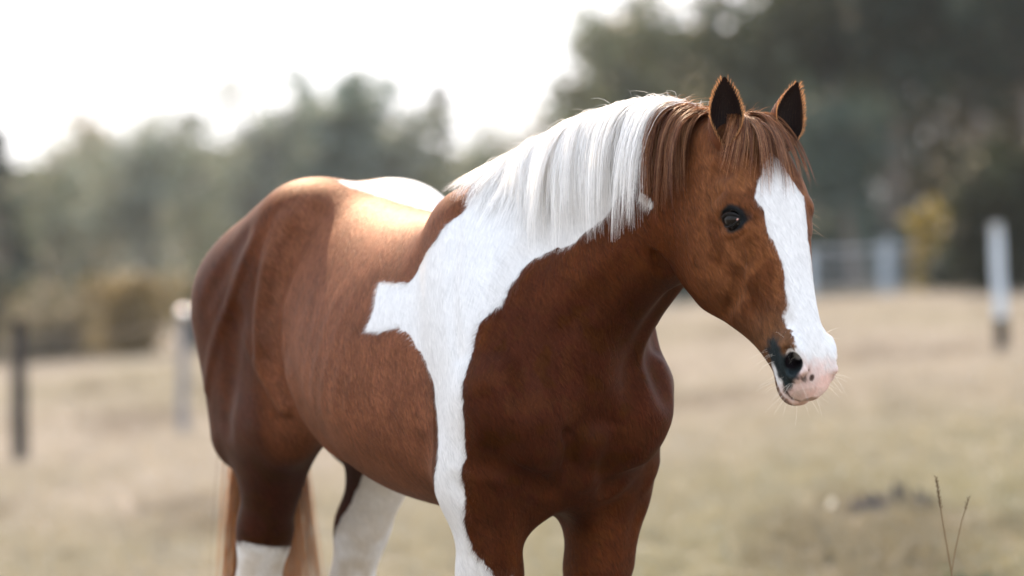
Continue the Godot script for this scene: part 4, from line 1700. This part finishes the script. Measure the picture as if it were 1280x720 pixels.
class Hide:
	# surface nets on a field, block by block
	var cell: float
	var lo: Vector3
	var field: Field
	var blocks: Array[Vector3i] = []
	var found := []
	var pos := PackedVector3Array()
	var nrm := PackedVector3Array()
	var tri := PackedInt32Array()
	const B := 5

	func _init(f: Field, cell_size: float, low: Vector3, high: Vector3) -> void:
		field = f
		cell = cell_size
		lo = low
		var big := cell * B * 4
		var count := Vector3i(((high - low) / big).ceil())
		for i in count.x:
			for j in count.y:
				for l in count.z:
					var q := lo + Vector3(i, j, l) * big
					var g := field.near(q - Vector3.ONE * 0.02, q + Vector3.ONE * (big + 0.02))
					if g.solids.is_empty() or absf(g.d(q + Vector3.ONE * big / 2)) > big * 1.5:
						continue
					for x in 4:
						for y in 4:
							for z in 4:
								var c := q + Vector3(x + 0.5, y + 0.5, z + 0.5) * (cell * B)
								if absf(g.d(c)) < cell * B * 1.65:
									blocks.append(Vector3i(i * 4 + x, j * 4 + y, l * 4 + z))
		found.resize(blocks.size())
		var id := WorkerThreadPool.add_group_task(scan, blocks.size())
		WorkerThreadPool.wait_for_group_task_completion(id)
		join()

	func scan(n: int) -> void:
		var q := lo + Vector3(blocks[n]) * (cell * B)
		var e := Vector3.ONE * 0.006
		var g := field.near(q - e, q + Vector3.ONE * cell * B + e)
		var m := B + 1
		var v := PackedFloat32Array()
		v.resize(m * m * m)
		for z in m:
			for y in m:
				for x in m:
					v[(z * m + y) * m + x] = g.d(q + Vector3(x, y, z) * cell)
		var out_p := PackedVector3Array()
		var out_n := PackedVector3Array()
		var out_c := PackedInt32Array()
		var off := [0, 1, m, m + 1, m * m, m * m + 1, m * m + m, m * m + m + 1]
		for z in B:
			for y in B:
				for x in B:
					var b := (z * m + y) * m + x
					var mask := 0
					for c in 8:
						if v[b + off[c]] < 0.0:
							mask |= 1 << c
					if mask == 0 or mask == 255:
						continue
					var sum := Vector3.ZERO
					var cnt := 0
					for c in 8:
						for ax in 3:
							var o: int = c | (1 << ax)
							if o == c or ((mask >> c) & 1) == ((mask >> o) & 1):
								continue
							var va := v[b + off[c]]
							var t := va / (va - v[b + off[o]])
							var pa := Vector3(c & 1, (c >> 1) & 1, (c >> 2) & 1)
							pa[ax] += t
							sum += pa
							cnt += 1
					var p := q + (Vector3(x, y, z) + sum / cnt) * cell
					var nn := g.grad(p)
					p -= nn * clampf(g.d(p), -cell * 0.3, cell * 0.3)
					out_p.append(p)
					out_n.append(nn)
					out_c.append(x)
					out_c.append(y)
					out_c.append(z)
					out_c.append(mask)
		found[n] = [out_p, out_n, out_c]

	var locals := {}

	func local(c: Vector3) -> Field:
		var k := Vector3i((c / 0.03).floor())
		if not locals.has(k):
			var q := Vector3(k) * 0.03
			locals[k] = field.near(q - Vector3.ONE * 0.008, q + Vector3.ONE * 0.038)
		return locals[k]

	func refine(wanted: Callable, snap: bool) -> void:
		# splits the triangles that are wanted into four; new corners go onto the field when snap is set
		var mid := {}
		var old := tri
		tri = PackedInt32Array()
		for i in range(0, old.size(), 3):
			var v := [old[i], old[i + 1], old[i + 2]]
			if not wanted.call(pos[v[0]], pos[v[1]], pos[v[2]]):
				tri.append_array(old.slice(i, i + 3))
				continue
			var m := [0, 0, 0]
			for e in 3:
				var p: int = mini(v[e], v[(e + 1) % 3])
				var q: int = maxi(v[e], v[(e + 1) % 3])
				var k := p * 16777216 + q
				if mid.has(k):
					m[e] = mid[k]
					continue
				var c := (pos[p] + pos[q]) * 0.5
				var n := (nrm[p] + nrm[q]).normalized()
				if snap:
					var g := local(c)
					for turn in 2:
						n = g.grad(c, 0.0012)
						c -= n * clampf(g.d(c), -0.004, 0.004)
				m[e] = pos.size()
				mid[k] = m[e]
				pos.append(c)
				nrm.append(n)
			tri.append_array(PackedInt32Array([v[0], m[0], m[2], m[0], v[1], m[1], m[2], m[1], v[2], m[0], m[1], m[2]]))

	func join() -> void:
		var index := {}
		var where := PackedInt64Array()
		var masks := PackedInt32Array()
		for n in blocks.size():
			var f: Array = found[n]
			pos.append_array(f[0])
			nrm.append_array(f[1])
			var c: PackedInt32Array = f[2]
			for i in c.size() / 4:
				var k := ((blocks[n].z * B + c[i * 4 + 2]) * 4096 + blocks[n].y * B + c[i * 4 + 1]) * 4096 + blocks[n].x * B + c[i * 4]
				index[k] = where.size()
				where.append(k)
				masks.append(c[i * 4 + 3])
		found.clear()
		var step := [1, 4096, 4096 * 4096]
		for i in where.size():
			var mask := masks[i]
			for ax in 3:
				var s0 := mask & 1
				var s1 := (mask >> (1 << ax)) & 1
				if s0 == s1:
					continue
				var k := where[i]
				var du: int = step[(ax + 1) % 3]
				var dv: int = step[(ax + 2) % 3]
				var b: int = index.get(k - du, -1)
				var c: int = index.get(k - du - dv, -1)
				var e: int = index.get(k - dv, -1)
				if b < 0 or c < 0 or e < 0:
					continue
				if s0 == 1:
					tri.append_array(PackedInt32Array([i, c, b, i, e, c]))
				else:
					tri.append_array(PackedInt32Array([i, b, c, i, c, e]))
